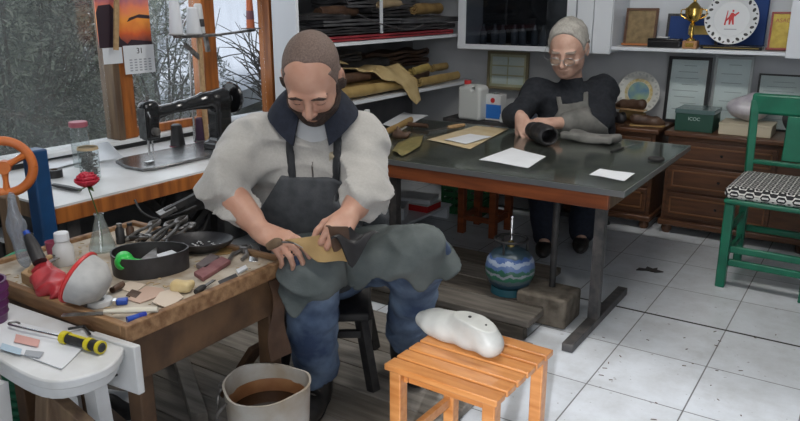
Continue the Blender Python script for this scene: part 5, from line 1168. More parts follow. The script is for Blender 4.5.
obj('basket', bm, mat('green_crate', (.03, .16, .06), .5), t); obj('rim', box(box(box(box(B(), -.14, .14, -.10, -.084, .19, .205), -.14, .14, .084, .10, .19, .205), -.14, -.124, -.084, .084, .19, .205), .124, .14, -.084, .084, .19, .205), mat('green_crate', (0, 0, 0)), t)
t = thing('low_rack', 'low white shelf with boxes under the table near the wall', 'shelf', (-2.30, 3.55, 0), 0)
obj('board', box(B(), -.10, .16, -.30, .30, .075, .09), M_cabwhite, t)
for y in (-.28, .28): obj('foot', box(B(), -.09, .15, y-.015, y+.015, 0, .0745), M_cabwhite, t)
for i, (x, y, w_, h_, m, lb) in enumerate([(-2.27, 3.66, .12, .045, M_redpl, 'red carton at the bottom of the stack on the low rack'), (-2.27, 3.66, .11, .03, M_paper, 'white carton on top of the red carton on the low rack'), (-2.30, 3.42, .09, .07, M_paper, 'pale carton at the near end of the low rack')]):
    z0 = .0905+(.0455 if i == 1 else 0)
    t = thing('carton', lb, 'box', (x, y, z0), .2*i); obj('body', box(B(), -w_, w_, -.08, .08, 0, h_-.006), m, t, bevel=.003); obj('lid', box(B(), -w_-.002, w_+.002, -.082, .082, h_-.0055, h_), M_whitepl, t)
V = Vol((-.08, -.07, -.01), (.08, .07, .08), .005); V.ell((0, 0, .025), (.055, .04, .024)); V.ell((.03, 0, .04), (.02, .03, .015), k=.02); V.d = V.d+V.field(lambda X, Y, Z: .006*nz(X*60, Y*60, Z*60)); V.d = np.maximum(V.d, .001-V.ax[2][None, None, :])
o = vobj('blue_rag', V, mat('bright_blue_cloth', (.03, .08, .42), .7)); o.location = PZ(416, 212, 0); tag(o, 'crumpled bright blue rag on the tiles under the table', 'rag')
# gas bottle
p = PZ(508, 289, PH); t = thing('gas_bottle', 'small round blue gas bottle with painted band on the plank platform', 'gas bottle', tuple(PZ(509, 291, PH+.001)))
def bottle_paint():
    m = mat('painted_blue_bottle', (.04, .09, .16), .35); nt = m.node_tree; b = nt.nodes['Principled BSDF']; tc = nt.nodes.new('ShaderNodeTexCoord'); sx = nt.nodes.new('ShaderNodeSeparateXYZ'); nt.links.new(tc.outputs['Object'], sx.inputs[0])
    n = nt.nodes.new('ShaderNodeTexNoise'); n.inputs['Scale'].default_value = 30; n.inputs['Detail'].default_value = 5; nt.links.new(tc.outputs['Object'], n.inputs[0])
    ad = nt.nodes.new('ShaderNodeMath'); ad.operation = 'MULTIPLY_ADD'; ad.inputs[1].default_value = .05; nt.links.new(n.outputs[0], ad.inputs[0]); nt.links.new(sx.outputs[2], ad.inputs[2])
    r = nt.nodes.new('ShaderNodeValToRGB'); r.color_ramp.interpolation = 'CONSTANT'; e = r.color_ramp.elements; e[0].position = 0; e[0].color = (.03, .08, .12, 1); e[1].position = .085; e[1].color = (.10, .14, .16, 1)
    for p_, c_ in ((.098, (.03, .15, .09, 1)), (.118, (.28, .30, .34, 1)), (.130, (.03, .12, .08, 1)), (.145, (.10, .16, .32, 1)), (.165, (.30, .36, .46, 1)), (.18, (.05, .10, .26, 1)), (.195, (.04, .07, .09, 1))): k = e.new(p_); k.color = c_
    nt.links.new(ad.outputs[0], r.inputs[0]); nt.links.new(r.outputs[0], b.inputs['Base Color']); return m
obj('body', lathe(B(), [(0, .02), (.055, .022), (.088, .045), (.104, .085), (.107, .115), (.100, .15), (.078, .182), (.045, .198), (.016, .204), (0, .205)], 40), bottle_paint(), t)
obj('foot_ring', lathe(B(), [(.070, 0), (.080, 0), (.078, .032), (.068, .032), (.070, 0)], 32), mat('teal_metal', (.02, .10, .13), .5), t)
obj('valve', lathe(B(), [(0, .2055), (.016, .2055), (.014, .225), (.006, .23), (0, .235)], 16), M_brass, t)
bm = tube(B(), [(.068*math.cos(a), .068*math.sin(a), .238) for a in [2*math.pi*i/28 for i in range(29)]], .006, 8, 0)
for a in (.5, 2.6, 4.7): cyl(bm, (.068*math.cos(a), .068*math.sin(a), .238), (.070*math.cos(a), .070*math.sin(a), .186), .005)
obj('handle_ring', bm, M_dark, t)
obj('burner_pipe', cyl(B(), (0, 0, .235), (0, 0, .34), .006), M_chrome, t)
p = PZ(645, 269, 0.001); bm = prism(B(), [(-.05, -.02), (.0, -.012), (.04, -.03), (.08, -.012), (.05, .01), (.055, .04), (.03, .02), (.005, .045), (-.005, .012), (-.035, .015)], 0, .004, TRS((p.x+.01, p.y-.01, .001), (0, 0, .3)))
tag(obj('leather_scrap', bm, M_blk), 'small black leather scrap alone on the tiles right of the table leg', 'leather')
bm = B(); q = random.Random(9)
for i in range(24):
    p = PZ(q.uniform(600, 800), q.uniform(330, 420), .001); L = q.uniform(.003, .010); prism(bm, [(-L, -.0018), (L, -.0010), (L*.7, .0022), (-L*.8, .0016)], 0, .0012, TRS((p.x, p.y, .001), (0, 0, q.uniform(0, 3.1))))
tag(obj('floor_debris', bm, M_brn), 'dark crumbs and trimmings scattered on the floor tiles', 'debris', kind='stuff')
# clutter in the dark space under the sewing bench
t = thing('iron_pedal', 'black iron pedal bar jutting out below the sewing bench', 'pedal', (0, 0, 0))
a, b = PD(165, 212, 2.45), PD(196, 196, 2.5)
obj('bar', bar(B(), a, b, .02, .02), M_dark, t); obj('pad', bar(B(), a.lerp(b, -.2), a.lerp(b, .3), .05, .012), M_iron, t)
obj('drive_belt', tube(B(), [PD(135, 200, 2.55), PD(142, 212, 2.5), PD(158, 219, 2.48), PD(178, 214, 2.5), PD(196, 206, 2.55)], .004, 6), M_dark, bpy.data.objects['sewing_bench'])
# ================================================================ WORKBENCH IN THE FOREGROUND (tray-topped)
WT = .588; wx0, wx1, wy0, wy1 = -2.02, -1.335, .925, 1.475
t = thing('cobbler_bench', 'worn wooden tray-topped workbench in front of the bearded man', 'workbench')
obj('bench_top', box(B(), wx0+.02, wx1-.02, wy0+.02, wy1-.02, WT-.022, WT), mat('littered_board', (.55, .50, .42), .7, c2=(.30, .23, .16), scale=14, bump=.3, detail=8), t)
obj('rim', box(B(), wx1-.0198, wx1, wy0, wy1, WT-.03, WT+.012), M_oak, t, bevel=.003); obj('rim', box(B(), wx0, wx1-.02, wy0, wy0+.0198, WT-.03, WT+.012), M_oak, t, bevel=.003)
obj('rim', box(B(), wx0, wx1-.02, wy1-.0198, wy1, WT-.03, WT+.012), M_oak, t, bevel=.003); obj('rim', box(B(), wx0, wx0+.0198, wy0+.02, wy1-.02, WT-.03, WT+.012), M_oak, t, bevel=.003)
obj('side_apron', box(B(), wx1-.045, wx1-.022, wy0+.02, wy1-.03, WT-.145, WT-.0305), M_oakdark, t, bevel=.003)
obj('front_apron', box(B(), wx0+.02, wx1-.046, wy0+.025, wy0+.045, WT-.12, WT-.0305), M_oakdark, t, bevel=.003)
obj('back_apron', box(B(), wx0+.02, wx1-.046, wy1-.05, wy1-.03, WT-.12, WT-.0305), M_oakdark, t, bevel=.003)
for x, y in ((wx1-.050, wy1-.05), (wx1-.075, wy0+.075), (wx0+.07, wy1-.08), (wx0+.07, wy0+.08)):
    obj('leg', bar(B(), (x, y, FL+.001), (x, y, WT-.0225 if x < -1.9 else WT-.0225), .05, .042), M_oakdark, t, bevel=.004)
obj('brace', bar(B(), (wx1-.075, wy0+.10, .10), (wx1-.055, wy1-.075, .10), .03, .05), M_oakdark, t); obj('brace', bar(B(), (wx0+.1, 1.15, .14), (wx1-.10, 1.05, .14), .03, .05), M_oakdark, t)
Z0 = WT+.0008
def on(px, py, dz=0): return PZ(px, py, Z0+dz)
# oval rubber band tray with its contents
cc = (on(111, 273)+on(188, 267))/2; ax = (on(188, 267)-on(111, 273)); L = ax.length/2; an = math.atan2(ax.y, ax.x)
bm = B(); n = 40; R_ = []
for k in range(n):
    a = 2*math.pi*k/n; w_ = 1+.05*math.sin(3*a+1)
    x, y = L*w_*math.cos(a), L*.74*w_*math.sin(a); R_.append((x, y))
for (f, z_) in ((1, 0), ):
    o_ = [[bm.verts.new((x*s, y*s, z)) for x, y in R_] for s, z in ((1, 0), (1.02, .058), (.975, .058), (.955, 0))]
    for q in range(4):
        for k in range(n): bm.faces.new((o_[q][k], o_[q][(k+1) % n], o_[(q+1) % 4][(k+1) % n], o_[(q+1) % 4][k]))
o = obj('rubber_band_tray', bm, M_blk); o.location = (cc.x, cc.y, Z0); o.rotation_euler = (0, 0, an); tag(o, 'oval black rubber strip standing as a tray around the green dispenser', 'tray')
V = Vol((-.06, -.04, -.01), (.06, .04, .07), .0035); V.cone((-.02, -.008, .028), (-.02, .008, .028), .024); V.cone((.0, -.006, .02), (.035, -.006, .018), .014, .010, k=.01); V.cone((-.02, -.03, .03), (-.02, .03, .03), .009, op='sub', k=.003); V.d = np.maximum(V.d, .001-V.ax[2][None, None, :])
o = vobj('tape_dispenser', V, mat('lime_plastic', (.03, .55, .08), .35)); o.location = on(133, 270, .016); o.rotation_euler = (0, 0, .9); tag(o, 'bright green tape dispenser inside the black rubber tray', 'dispenser')
def slab(name, label, cat, pxs, th, m, dz=0, group=None):
    P = [on(x, y, dz) for x, y in pxs]; c0 = sum(P, Vector())/len(P)
    o = obj(name, prism(B(), [(p.x-c0.x, p.y-c0.y) for p in P], 0, th), m, bevel=min(th*.3, .002)); o.location = c0; return tag(o, label, cat, group)
slab('eraser', 'pale pink eraser inside the rubber tray', 'eraser', [(143, 262), (155, 265), (158, 256), (146, 253)], .014, mat('pale_pink_rubber', (.55, .42, .38), .7))
slab('card_strip', 'small white card strip at the back of the rubber tray', 'card', [(155, 256), (172, 251), (181, 256), (164, 262)], .004, M_paper, .035)
o = slab('metal_wedge', 'grey metal wedge leaning in the rubber tray', 'wedge', [(140, 262), (156, 266), (158, 248)], .008, M_iron, .035)
# dish
c0 = on(201, 250, .0); t = thing('oval_dish', 'shallow black oval dish dusted with white powder', 'dish', tuple(c0), .55); t.scale = (1.0, .72, 1)
bm = lathe(B(), [(0, 0), (.045, 0), (.085, .018), (.098, .030), (.101, .030), (.090, .014), (.05, -.000), (0, .003)], 36); obj('dish', lathe(B(), [(0, 0), (.050, 0), (.088, .020), (.100, .034), (.096, .036), (.084, .024), (.048, .005), (0, .004)], 40), M_blk, t)
bm = B(); q = random.Random(5)
for i in range(60):
    a = q.uniform(0, 6.28); r = .05*q.random(); L_ = q.uniform(.002, .006); prism(bm, [(-L_, -L_*.4), (L_, -L_*.5), (L_*.8, L_*.5), (-L_*.7, L_*.6)], 0, .0015, TRS((r*math.cos(a)*1.2, r*math.sin(a), .0065+.01*(r/.05)**3), (0, 0, a)))
o = obj('white_powder', bm, M_whitepl, t); o['kind'] = 'stuff'
# pliers
def pliers(label, a, b, m, group, open_=.012):
    a = Vector(a); b = Vector(b); d = (b-a); L_ = d.length; t = thing('pincers', label, 'pincers', tuple(a), math.atan2(d.y, d.x), group); t.rotation_euler = (0, -math.asin(max(-1, min(1, d.z/L_))), math.atan2(d.y, d.x))
    for s_ in (-1, 1):
        h = obj('handle', tube(B(), [(0, s_*(open_+.006), .008), (L_*.35, s_*(open_+.008), .008), (L_*.66, s_*.006, .008)], [.0055, .0055, .005], 8), m, t)
        obj('jaw', tube(B(), [(L_*.66, -s_*.004, .008), (L_*.82, -s_*.013, .008), (L_, -s_*.003, .008)], [.006, .007, .003], 8), M_iron, t)
    obj('pivot', cyl(B(), (L_*.66, 0, .0), (L_*.66, 0, .0165), .008, n=14), M_iron, t); return t
gp = 'heap of pincers at the back of the workbench'
pl = [((132, 243), (160, 222), .012, M_iron, 'pincers at the left of the heap, jaws up right'), ((147, 246), (176, 222), .012, M_dark, 'black-handled pincers second from the left in the heap'), ((158, 243), (187, 218), .022, M_iron, 'long pincers lying across the middle of the heap'),
      ((128, 238), (150, 240), .004, M_dark, 'short dark pincers lying flat in front of the heap'), ((170, 238), (196, 225), .010, M_iron, 'pincers at the right of the heap beside the black dish')]
for a, b, dz, m, lb in pl: pliers(lb, on(*a, dz*.6), on(*b, dz+.02), m, gp)
pliers('small nippers lying alone right of the black dish', on(236, 262), on(248, 248), M_iron, None)
slab('steel_rule', 'short steel rule beside the nippers near the right rim', 'ruler', [(249, 262), (258, 262), (259, 244), (251, 244)], .002, M_chrome)
slab('abrasive_stick', 'maroon abrasive stick lying in front of the black dish', 'stick', [(194, 276), (203, 282), (231, 264), (222, 260)], .012, mat('maroon_stick', (.20, .07, .075), .8, c2=(.27, .12, .12), scale=30))
slab('abrasive_stick', 'grey-mauve abrasive stick behind the maroon one', 'stick', [(196, 268), (206, 272), (220, 260), (211, 257)], .012, mat('mauve_stick', (.15, .12, .12), .8))
V = Vol((-.05, -.04, -.01), (.05, .04, .05), .0035); V.rbox((0, 0, .015), (.03, .02, .015), rd=.012); V.d = V.d+V.field(lambda X, Y, Z: .004*nz(X*80, Y*80, Z*80)); V.d = np.maximum(V.d, .001-V.ax[2][None, None, :])
o = vobj('wax_lump', V, mat('beeswax', (.60, .44, .20), .5, c2=(.68, .55, .3), scale=20)); o.location = on(183, 291); o.rotation_euler = (0, 0, .4); tag(o, 'lump of pale yellow wax near the front right rim', 'wax')
slab('leather_offcut', 'thin pinkish leather offcut with pointed end left of the wax lump', 'leather', [(127, 300), (140, 304), (158, 297), (172, 302), (163, 289), (146, 287)], .003, mat('pinkish_leather', (.52, .36, .28), .6))
slab('leather_offcut', 'cream leather offcut right beside the wax lump', 'leather', [(152, 303), (168, 309), (184, 298), (174, 289), (160, 293)], .003, mat('cream_leather', (.62, .52, .42), .6), .0035)
slab('leather_offcut', 'beige leather strip near the middle of the front rim', 'leather', [(116, 288), (134, 294), (146, 285), (130, 282)], .003, mat('cream_leather', (0, 0, 0)))
o = obj('masking_tape', lathe(B(), [(.012, 0), (.030, 0), (.030, .012), (.012, .012), (.012, 0)], 28), M_whitepl); o.location = on(100, 304); tag(o, 'white ring of tape near the front rim of the workbench', 'tape')
t = thing('lighter', 'small blue and silver lighter beside the white tape ring', 'lighter', tuple(on(122, 304)), .8)
obj('body', box(B(), -.012, .014, -.010, .010, 0, .014), M_blu, t, bevel=.003); obj('cap', box(B(), -.020, -.0125, -.009, .009, .001, .013), M_chrome, t)
a, b, c = on(62, 315, .014), on(104, 313, .014), on(158, 311, .014); t = thing('bone_handled_knife', 'long knife with cream handle resting on the front rim', 'knife', (0, 0, 0))
obj('handle', tube(B(), [b+Vector((0, 0, .004)), b.lerp(c, .5)+Vector((0, 0, .004)), c+Vector((0, 0, .004))], [.006, .009, .008], 10, flat=.8), mat('bone', (.62, .58, .48), .45), t); obj('blade', bar(B(), a, b, .016, .002), M_iron, t)
a, b = on(127, 320, .009), on(146, 315, .009); t = thing('marker', 'bright blue capped marker in the front corner of the workbench', 'marker', (0, 0, 0))
obj('barrel', cyl(B(), a, a.lerp(b, .6), .008), M_blu, t); obj('cap', cyl(B(), a.lerp(b, .6), b, .009), mat('deep_blue', (.01, .03, .3), .4), t)
# wooden blocks, red bag, cap-like cone
slab('wooden_block', 'small square wooden block in the mouth of the white cone', 'block', [(61, 291), (75, 299), (85, 290), (72, 283)], .026, M_wood)
slab('wooden_block', 'pale wooden block at the left rim behind the red pouch', 'block', [(22, 283), (36, 291), (50, 281), (36, 273)], .03, M_wood)
V = Vol((-.13, -.1, -.01), (.13, .1, .09), .005); V.ell((0, 0, .025), (.085, .04, .03)); V.cone((-.07, 0, .03), (-.10, .0, .05), .02, .012, k=.02); V.d = V.d+V.field(lambda X, Y, Z: .012*(np.abs(nz(X*55, Y*55, Z*60))*2-.7)); V.d = np.maximum(V.d, .001-V.ax[2][None, None, :])
o = vobj('red_pouch', V, mat('shiny_red_cloth', (.50, .045, .05), .4, c2=(.34, .02, .03), scale=20)); o.location = on(52, 292); o.rotation_euler = (0, 0, -.35); tag(o, 'crumpled shiny red pouch at the left of the workbench', 'pouch')
t = thing('dust_mask', 'grey-white cone-shaped shell with red rim tipped open towards the man', 'cone', tuple(on(89, 282, .060)), 0); t.rotation_euler = Vector((-.80, -.42, .42)).to_track_quat('Z', 'Y').to_euler(); t.scale = (1.3, 1.05, 1.3)
obj('shell', lathe(B(), [(0, -.035), (.03, -.030), (.052, -.008), (.058, .02), (.055, .02), (.049, -.006), (.028, -.026), (0, -.031)], 36), mat('greyish_felt', (.50, .50, .49), .85, c2=(.38, .38, .38), scale=30), t)
obj('rim', tube(B(), [(.0575*math.cos(a), .0575*math.sin(a), .021) for a in [2*math.pi*i/36 for i in range(37)]], .004, 8, 0), M_redpl, t)
t = thing('glue_bottle', 'small white plastic bottle behind the red-rimmed cone', 'bottle', tuple(on(65, 264))); t.scale = (1.2, 1.2, 1.3)
obj('bottle', lathe(B(), [(0, 0), (.022, 0), (.023, .004), (.023, .038), (.016, .048), (.016, .052), (0, .052)], 24), M_whitepl, t); obj('cap', lathe(B(), [(0, .0525), (.017, .0525), (.016, .072), (0, .072)], 24), M_paper, t, bevel=.002)
t = thing('small_cup', 'dull pink cup behind the white plastic bottle', 'cup', tuple(on(54, 256)))
obj('cup', lathe(B(), [(0, 0), (.016, 0), (.020, .045), (.018, .045), (.014, .003), (0, .003)], 20), M_pink, t)
t = thing('conical_bottle', 'clear conical bottle holding a red rose at the back of the workbench', 'bottle', tuple(on(103, 250))); t.scale = (1.15, 1.15, 1.25)
obj('glass', lathe(B(), [(0, 0), (.030, 0), (.034, .004), (.014, .070), (.011, .078), (.011, .088), (.013, .090), (.010, .091), (.009, .078), (.012, .068), (.030, .006), (0, .004)], 30), glass_mat('flask_glass', tint=(.88, .90, .88), haze=.16), t)
p = on(103, 250); r0 = PD(87, 181, 2.06)
t = thing('red_rose', 'single red rose standing in the conical bottle', 'flower', tuple(r0)); t.scale = (1.15,)*3
bm = B()
for ring, (n_, r_, h_) in enumerate([(1, .006, .022), (3, .010, .022), (4, .016, .020), (5, .022, .014), (6, .027, .006)]):
    for k in range(n_):
        a0 = k*2*math.pi/n_+ring*.7; rows = []
        for i in range(5):
            f = i/4; rr = r_*(.35+.75*math.sin(f*1.7)); rows.append([bm.verts.new((rr*math.cos(a0+w2), rr*math.sin(a0+w2), -.012+(h_+.012)*f-.003*abs(w2))) for w2 in [(-.75+1.5*j/4) for j in range(5)]])
        for i in range(4):
            for j in range(4): bm.faces.new((rows[i][j], rows[i][j+1], rows[i+1][j+1], rows[i+1][j]))
o = obj('petals', bm, mat('rose_red', (.55, .02, .05), .5, c2=(.38, .01, .03), scale=40), t); md = o.modifiers.new('thickness', 'SOLIDIFY'); md.thickness = .0012
obj('stem', tube(B(), [tuple((p+Vector((0, 0, .01))-r0)/1.15), tuple((p+Vector((0, 0, .09))-r0)/1.15), (0, 0, -.012)], .0018, 6), mat('stem_green', (.06, .12, .03), .6), t)
bm = B()
for k in range(3): a0 = k*2.1; prism(bm, [(0, -.004), (.012, -.006), (.026, 0), (.012, .006), (0, .004)], 0, .001, TRS((0, 0, -.013), (0, .4, a0)))
obj('sepals', bm, mat('stem_green', (0, 0, 0)), t)
slab('wood_strip', 'flat pale wooden strip behind the conical bottle', 'strip', [(112, 258), (120, 262), (146, 247), (138, 243)], .006, M_wood)
leather_roll('leather_offcut', 'dark curled leather scrap left of the rubber tray', 'leather', on(112, 290, .012), on(122, 284, .012), .010, M_brn, None)
def small_bottle(label, px, py, r, h, m, cm):
    t = thing('small_bottle', label, 'bottle', tuple(on(px, py))); obj('body', lathe(B(), [(0, 0), (r, 0), (r*1.03, .003), (r*1.03, h*.7), (r*.6, h*.82), (r*.6, h*.85), (0, h*.85)], 20), m, t); obj('cap', cyl(B(), (0, 0, h*.852), (0, 0, h), r*.65), cm, t)
small_bottle('small dark glue bottle behind the conical bottle', 121, 243, .013, .062, M_blk, M_iron)
small_bottle('small dark brown bottle at the back, right of the conical bottle', 131, 240, .012, .055, M_brn, M_dark)
def file_tool(label, p0, p1, hm, dz=.008, r=.009):
    a, b = on(*p0, dz+.004), on(*p1, dz+.004); t = thing('hand_tool', label, 'tool'); obj('handle', tube(B(), [a, a.lerp(b, .2), a.lerp(b, .45)], [r*.8, r, r*.7], 10), hm, t); obj('blade', bar(B(), a.lerp(b, .44), b, .010, .003), M_iron, t)
file_tool('wooden-handled tool at the left rim beside the red pouch', (38, 262), (66, 250), M_wood, .03)
file_tool('second wooden-handled tool at the left rim, in front of the other', (30, 272), (58, 258), M_wood, .03)
file_tool('short rasp with dark handle in front of the abrasive sticks', (196, 292), (214, 280), M_dark)
slab('leather_offcut', 'small brown leather offcut between the lighter and the pink offcut', 'leather', [(126, 296), (136, 299), (142, 293), (132, 290)], .003, M_brn, .0005)
slab('leather_offcut', 'tan leather sliver behind the abrasive sticks', 'leather', [(214, 256), (230, 254), (236, 247), (222, 249)], .003, M_tan)
slab('chalk', 'stub of white chalk right of the abrasive sticks', 'chalk', [(236, 272), (246, 267), (248, 270), (238, 275)], .008, M_paper)
slab('leather_offcut', 'dark leather sliver near the right rim beside the chalk', 'leather', [(218, 282), (236, 274), (238, 277), (221, 286)], .003, M_blk)
slab('heel_block', 'brown leather heel block left of the masking tape ring', 'heel', [(72, 308), (84, 311), (90, 304), (78, 301)], .014, M_brn)
bm = B(); q = random.Random(11)
for i in range(150):
    x, y = q.uniform(wx0+.03, wx1-.03), q.uniform(wy0+.03, wy1-.03); L_ = q.uniform(.003, .011); prism(bm, [(-L_, -L_*.35), (L_, -L_*.2), (L_*.6, L_*.4), (-L_*.7, L_*.3)], 0, .0012, TRS((x, y, Z0), (0, 0, q.uniform(0, 3.1))))
tag(obj('shavings', bm, [M_cardb]), 'pale leather shavings and crumbs scattered over the workbench', 'shavings', kind='stuff')
# ================================================================ LAP WORK
t = thing('leather_piece', 'tan leather piece spread on the bearded man\'s lap', 'leather')
def lapz(x, y): return 0
la = [PD(285, 243, 1.975), PD(318, 262, 1.97), PD(352, 268, 1.99), PD(334, 236, 1.985)]
obj('hide', quad_sheet([la[0], la[1], la[2], la[3]], wave=.008, thick=.004), M_tan, t)
t = thing('shoe_upper', 'black folded shoe upper gripped in the bearded man\'s left hand', 'leather')
obj('fold', quad_sheet([PD(331, 246, 1.90), PD(352, 268, 1.94), PD(378, 244, 1.98), PD(350, 234, 1.96)], wave=.02, thick=.006), M_blk, t)
obj('flap', quad_sheet([PD(326, 232, 1.90), PD(334, 252, 1.92), PD(352, 256, 1.955), PD(348, 232, 1.93)], wave=.015, thick=.005), M_brn, t)
a, b, c = PD(268, 247, 1.95), PD(282, 242, 1.94), PD(303, 248, 1.93); t = thing('stitching_awl', 'curved awl with dark wooden handle held over the corner of the workbench', 'awl')
obj('handle', tube(B(), [a, a.lerp(b, .6)+Vector((0, 0, .004)), b], [.011, .013, .008], 10), M_brownpost, t); obj('spike', tube(B(), [b, b.lerp(c, .5)+Vector((0, 0, .006)), c], [.003, .0025, .001], 6), M_iron, t)
# ================================================================ SLATTED STOOL AND SHOE LAST
sc_ = Vector((-.842, 1.640, 0)); t = thing('slatted_stool', 'orange varnished slatted stool in the foreground', 'stool', tuple(sc_), -.03); SH = .36
nsl = 6; W2 = .170
for k in range(nsl):
    y0_ = -W2+k*(2*W2+.009)/nsl; obj('slat', box(B(), -W2, W2, y0_, y0_+2*W2/nsl-.008, SH-.018, SH), M_slat, t, bevel=.003)
for sx in (-1, 1):
    obj('rail', box(B(), sx*(W2-.045)-.011, sx*(W2-.045)+.011, -W2+.03, W2-.03, SH-.055, SH-.0185), M_slat, t, bevel=.002)
    obj('rail', box(B(), -W2+.0565, W2-.0565, sx*(W2-.045)-.011, sx*(W2-.045)+.011, SH-.055, SH-.0185), M_slat, t, bevel=.002)
    for sy in (-1, 1): obj('leg', box(B(), sx*(W2-.028)-.018, sx*(W2-.028)+.018, sy*(W2-.028)-.018, sy*(W2-.028)+.018, .001, SH-.0186), M_slat, t, bevel=.003)
    obj('stretcher', box(B(), sx*(W2-.028)-.009, sx*(W2-.028)+.009, -W2+.0475, W2-.0475, .10, .13), M_slat, t, bevel=.002)
toe = PZ(430, 331, SH); heel = PZ(486, 355, SH); d = heel-toe; L_ = d.length
t = thing('shoe_last', 'white plastic shoe last lying on the slatted stool', 'shoe last', tuple((toe+heel)/2+Vector((0, 0, .001))), math.atan2(d.y, d.x))
t.scale = (1, 1, .9); V = Vol((-.20, -.08, -.005), (.20, .08, .16), .0035)
V.limb([(-.135, .004, .030), (-.085, .004, .036), (-.03, .002, .040), (.04, 0, .040), (.115, 0, .036)], [.026, .037, .036, .031, .031], .04)
V.limb([(-.03, 0, .045), (.035, 0, .092), (.090, 0, .082), (.118, 0, .045)], [.030, .023, .025, .031], .04); V.cone((.05, 0, .04), (.06, 0, .09), .028, .024, k=.03)
V.half((.06, 0, .103), (-.0, 0, 1)); V.half((.06, 0, .103), (.22, 0, 1)); V.d = np.maximum(V.d, .001-V.ax[2][None, None, :])
vobj('last', V, mat('ivory_plastic', (.60, .61, .58), .42, c2=(.50, .51, .49), scale=14), t, local=True)
bm = B(); cyl(bm, (.045, 0, .098), (.045, 0, .1055), .005, n=12); cyl(bm, (.098, .004, .088), (.100, .004, .0965), .003, n=10); obj('peg_hole', bm, M_dark, t)
bm = B()
for k in range(5): box(bm, -.01+k*.009, -.005+k*.009, -.0368, -.0358, .046, .049)
obj('size_marks', bm, mat('grey_print', (0, 0, 0)), t)
# ================================================================ BUCKET
bc = Vector((-1.285, 1.305, FL)); t = thing('bucket', 'battered white bucket of dark brown liquid beside the workbench leg', 'bucket', tuple(bc)); t.scale = (1.06, 1.06, 1.04); BH = .262
prof = []
bm = B(); rings = []; n = 48
for (r_, z_) in [(.080, .001), (.087, .004), (.104, BH*.6), (.110, BH), (.112, BH+.003), (.106, BH+.003), (.103, BH*.6), (.083, .01)]:
    rings.append([bm.verts.new(((r_*(1+.03*math.sin(3*a+.5)*(z_/BH)+.015*math.sin(7*a)*(z_/BH)))*math.cos(a), (r_*(1+.03*math.sin(3*a+.5)*(z_/BH)+.015*math.sin(7*a)*(z_/BH)))*math.sin(a), z_+(.008*math.sin(2*a+1) if z_ > BH*.9 else 0))) for a in [2*math.pi*k/n for k in range(n)]])
for r1, r2 in zip(rings[:-1], rings[1:]):
    for k in range(n): bm.faces.new((r1[k], r1[(k+1) % n], r2[(k+1) % n], r2[k]))
bm.faces.new(rings[0][::-1]); bm.faces.new(rings[-1])
obj('pail', bm, mat('stained_white_pail', (.56, .55, .52), .6, c2=(.40, .33, .25), scale=9, detail=8, bump=.2), t)
obj('rusty_lining', lathe(B(), [(.0985, BH*.6), (.1025, BH*.74), (.1020, BH*.84), (.1005, BH*.82), (.1005, BH*.74), (.0965, BH*.6)], 48), mat('brown_stain', (.22, .085, .03), .5, c2=(.33, .16, .07), scale=14), t)
obj('liquid', cyl(B(), (0, 0, BH*.60), (0, 0, BH*.70), .0985, n=48), mat('dark_liquid', (.018, .010, .006), .06, coat=.5), t)
for pts in ([(-.117, -.02, BH-.01), (-.135, -.045, BH-.06), (-.10, -.085, BH-.12), (-.06, -.115, BH-.16)], [(-.03, -.114, BH-.012), (-.05, -.13, BH-.05), (-.04, -.125, BH-.10)]):
    obj('cord', tube(B(), pts, .004, 8), M_iron, t)
obj('rivet', cyl(B(), (-.112, -.045, BH-.02), (-.122, -.049, BH-.02), .009), M_iron, t)
# scraps near the bench leg
def beam(name, label, cat, a, b, w_, d_, m): return tag(obj(name, bar(B(), a, b, w_, d_), m, bevel=.003), label, cat)
a = PZ(228, 392, FL+.02); b = PD(258, 345, 2.32)
beam('wooden_offcut', 'brown wooden offcut leaning against the workbench leg behind the bucket', 'wood', a, b, .07, .02, M_oakdark)
def hang(u, v): return (wx1-.020+.012*u+.008*math.sin(v*7), wy1-.075+.055*u+.01*math.sin(v*5+u*3), WT-.04-.24*v)
tag(obj('hanging_leather', grid(hang, 6, 16, .004), M_brn), 'dark leather strip hanging from the workbench corner beside the jeans', 'leather')
beam('timber_block', 'grey timber lying on the planks under the workbench, near the bucket', 'wood', PZ(180, 345, FL+.03)+Vector((-.1, .05, 0)), PZ(200, 420, FL+.03), .05, .045, M_plank)
# ================================================================ FAR LEFT CORNER
t = thing('plastic_stool', 'white plastic stool covered with a drawing, at the lower left edge', 'stool'); PS = .565
P = [PZ(x, y, PS) for x, y in [(-40, 330), (-30, 291), (20, 306), (112, 338), (124, 346), (106, 368), (50, 381), (0, 360)]]; c0 = sum(P, Vector())/len(P); t.location = (c0.x, c0.y, FL)
q2 = [(p.x-c0.x, p.y-c0.y) for p in P]; sp = [tuple(p[:2]) for p in smooth_path([(x, y, 0) for x, y in q2+[q2[0]]], 5)][:-1]
hh = PS-FL
obj('top', prism(B(), sp, hh-.022, hh), M_whitepl, t, bevel=.006); obj('skirt', prism(B(), [(x*.93, y*.93) for x, y in sp], hh-.05, hh-.0225), M_whitepl, t, bevel=.006)
for sx, sy in ((.62, .1), (-.5, .62), (-.62, -.3), (.1, -.62)):
    e0 = Vector((sx*.25, sy*.2, hh-.0505)); obj('leg', bar(B(), (e0.x*1.2, e0.y*1.2, 0), e0, .035, .035), M_whitepl, t)
Zs = PS+.0015
t2 = thing('drawing_sheet', 'sheet with a coloured drawing on the white plastic stool', 'paper')
dp = [PZ(-20, 340, Zs), PZ(2, 318, Zs), PZ(90, 342, Zs), PZ(62, 370, Zs)]; obj('paper', quad_sheet(dp, wave=.002), M_paper, t2)
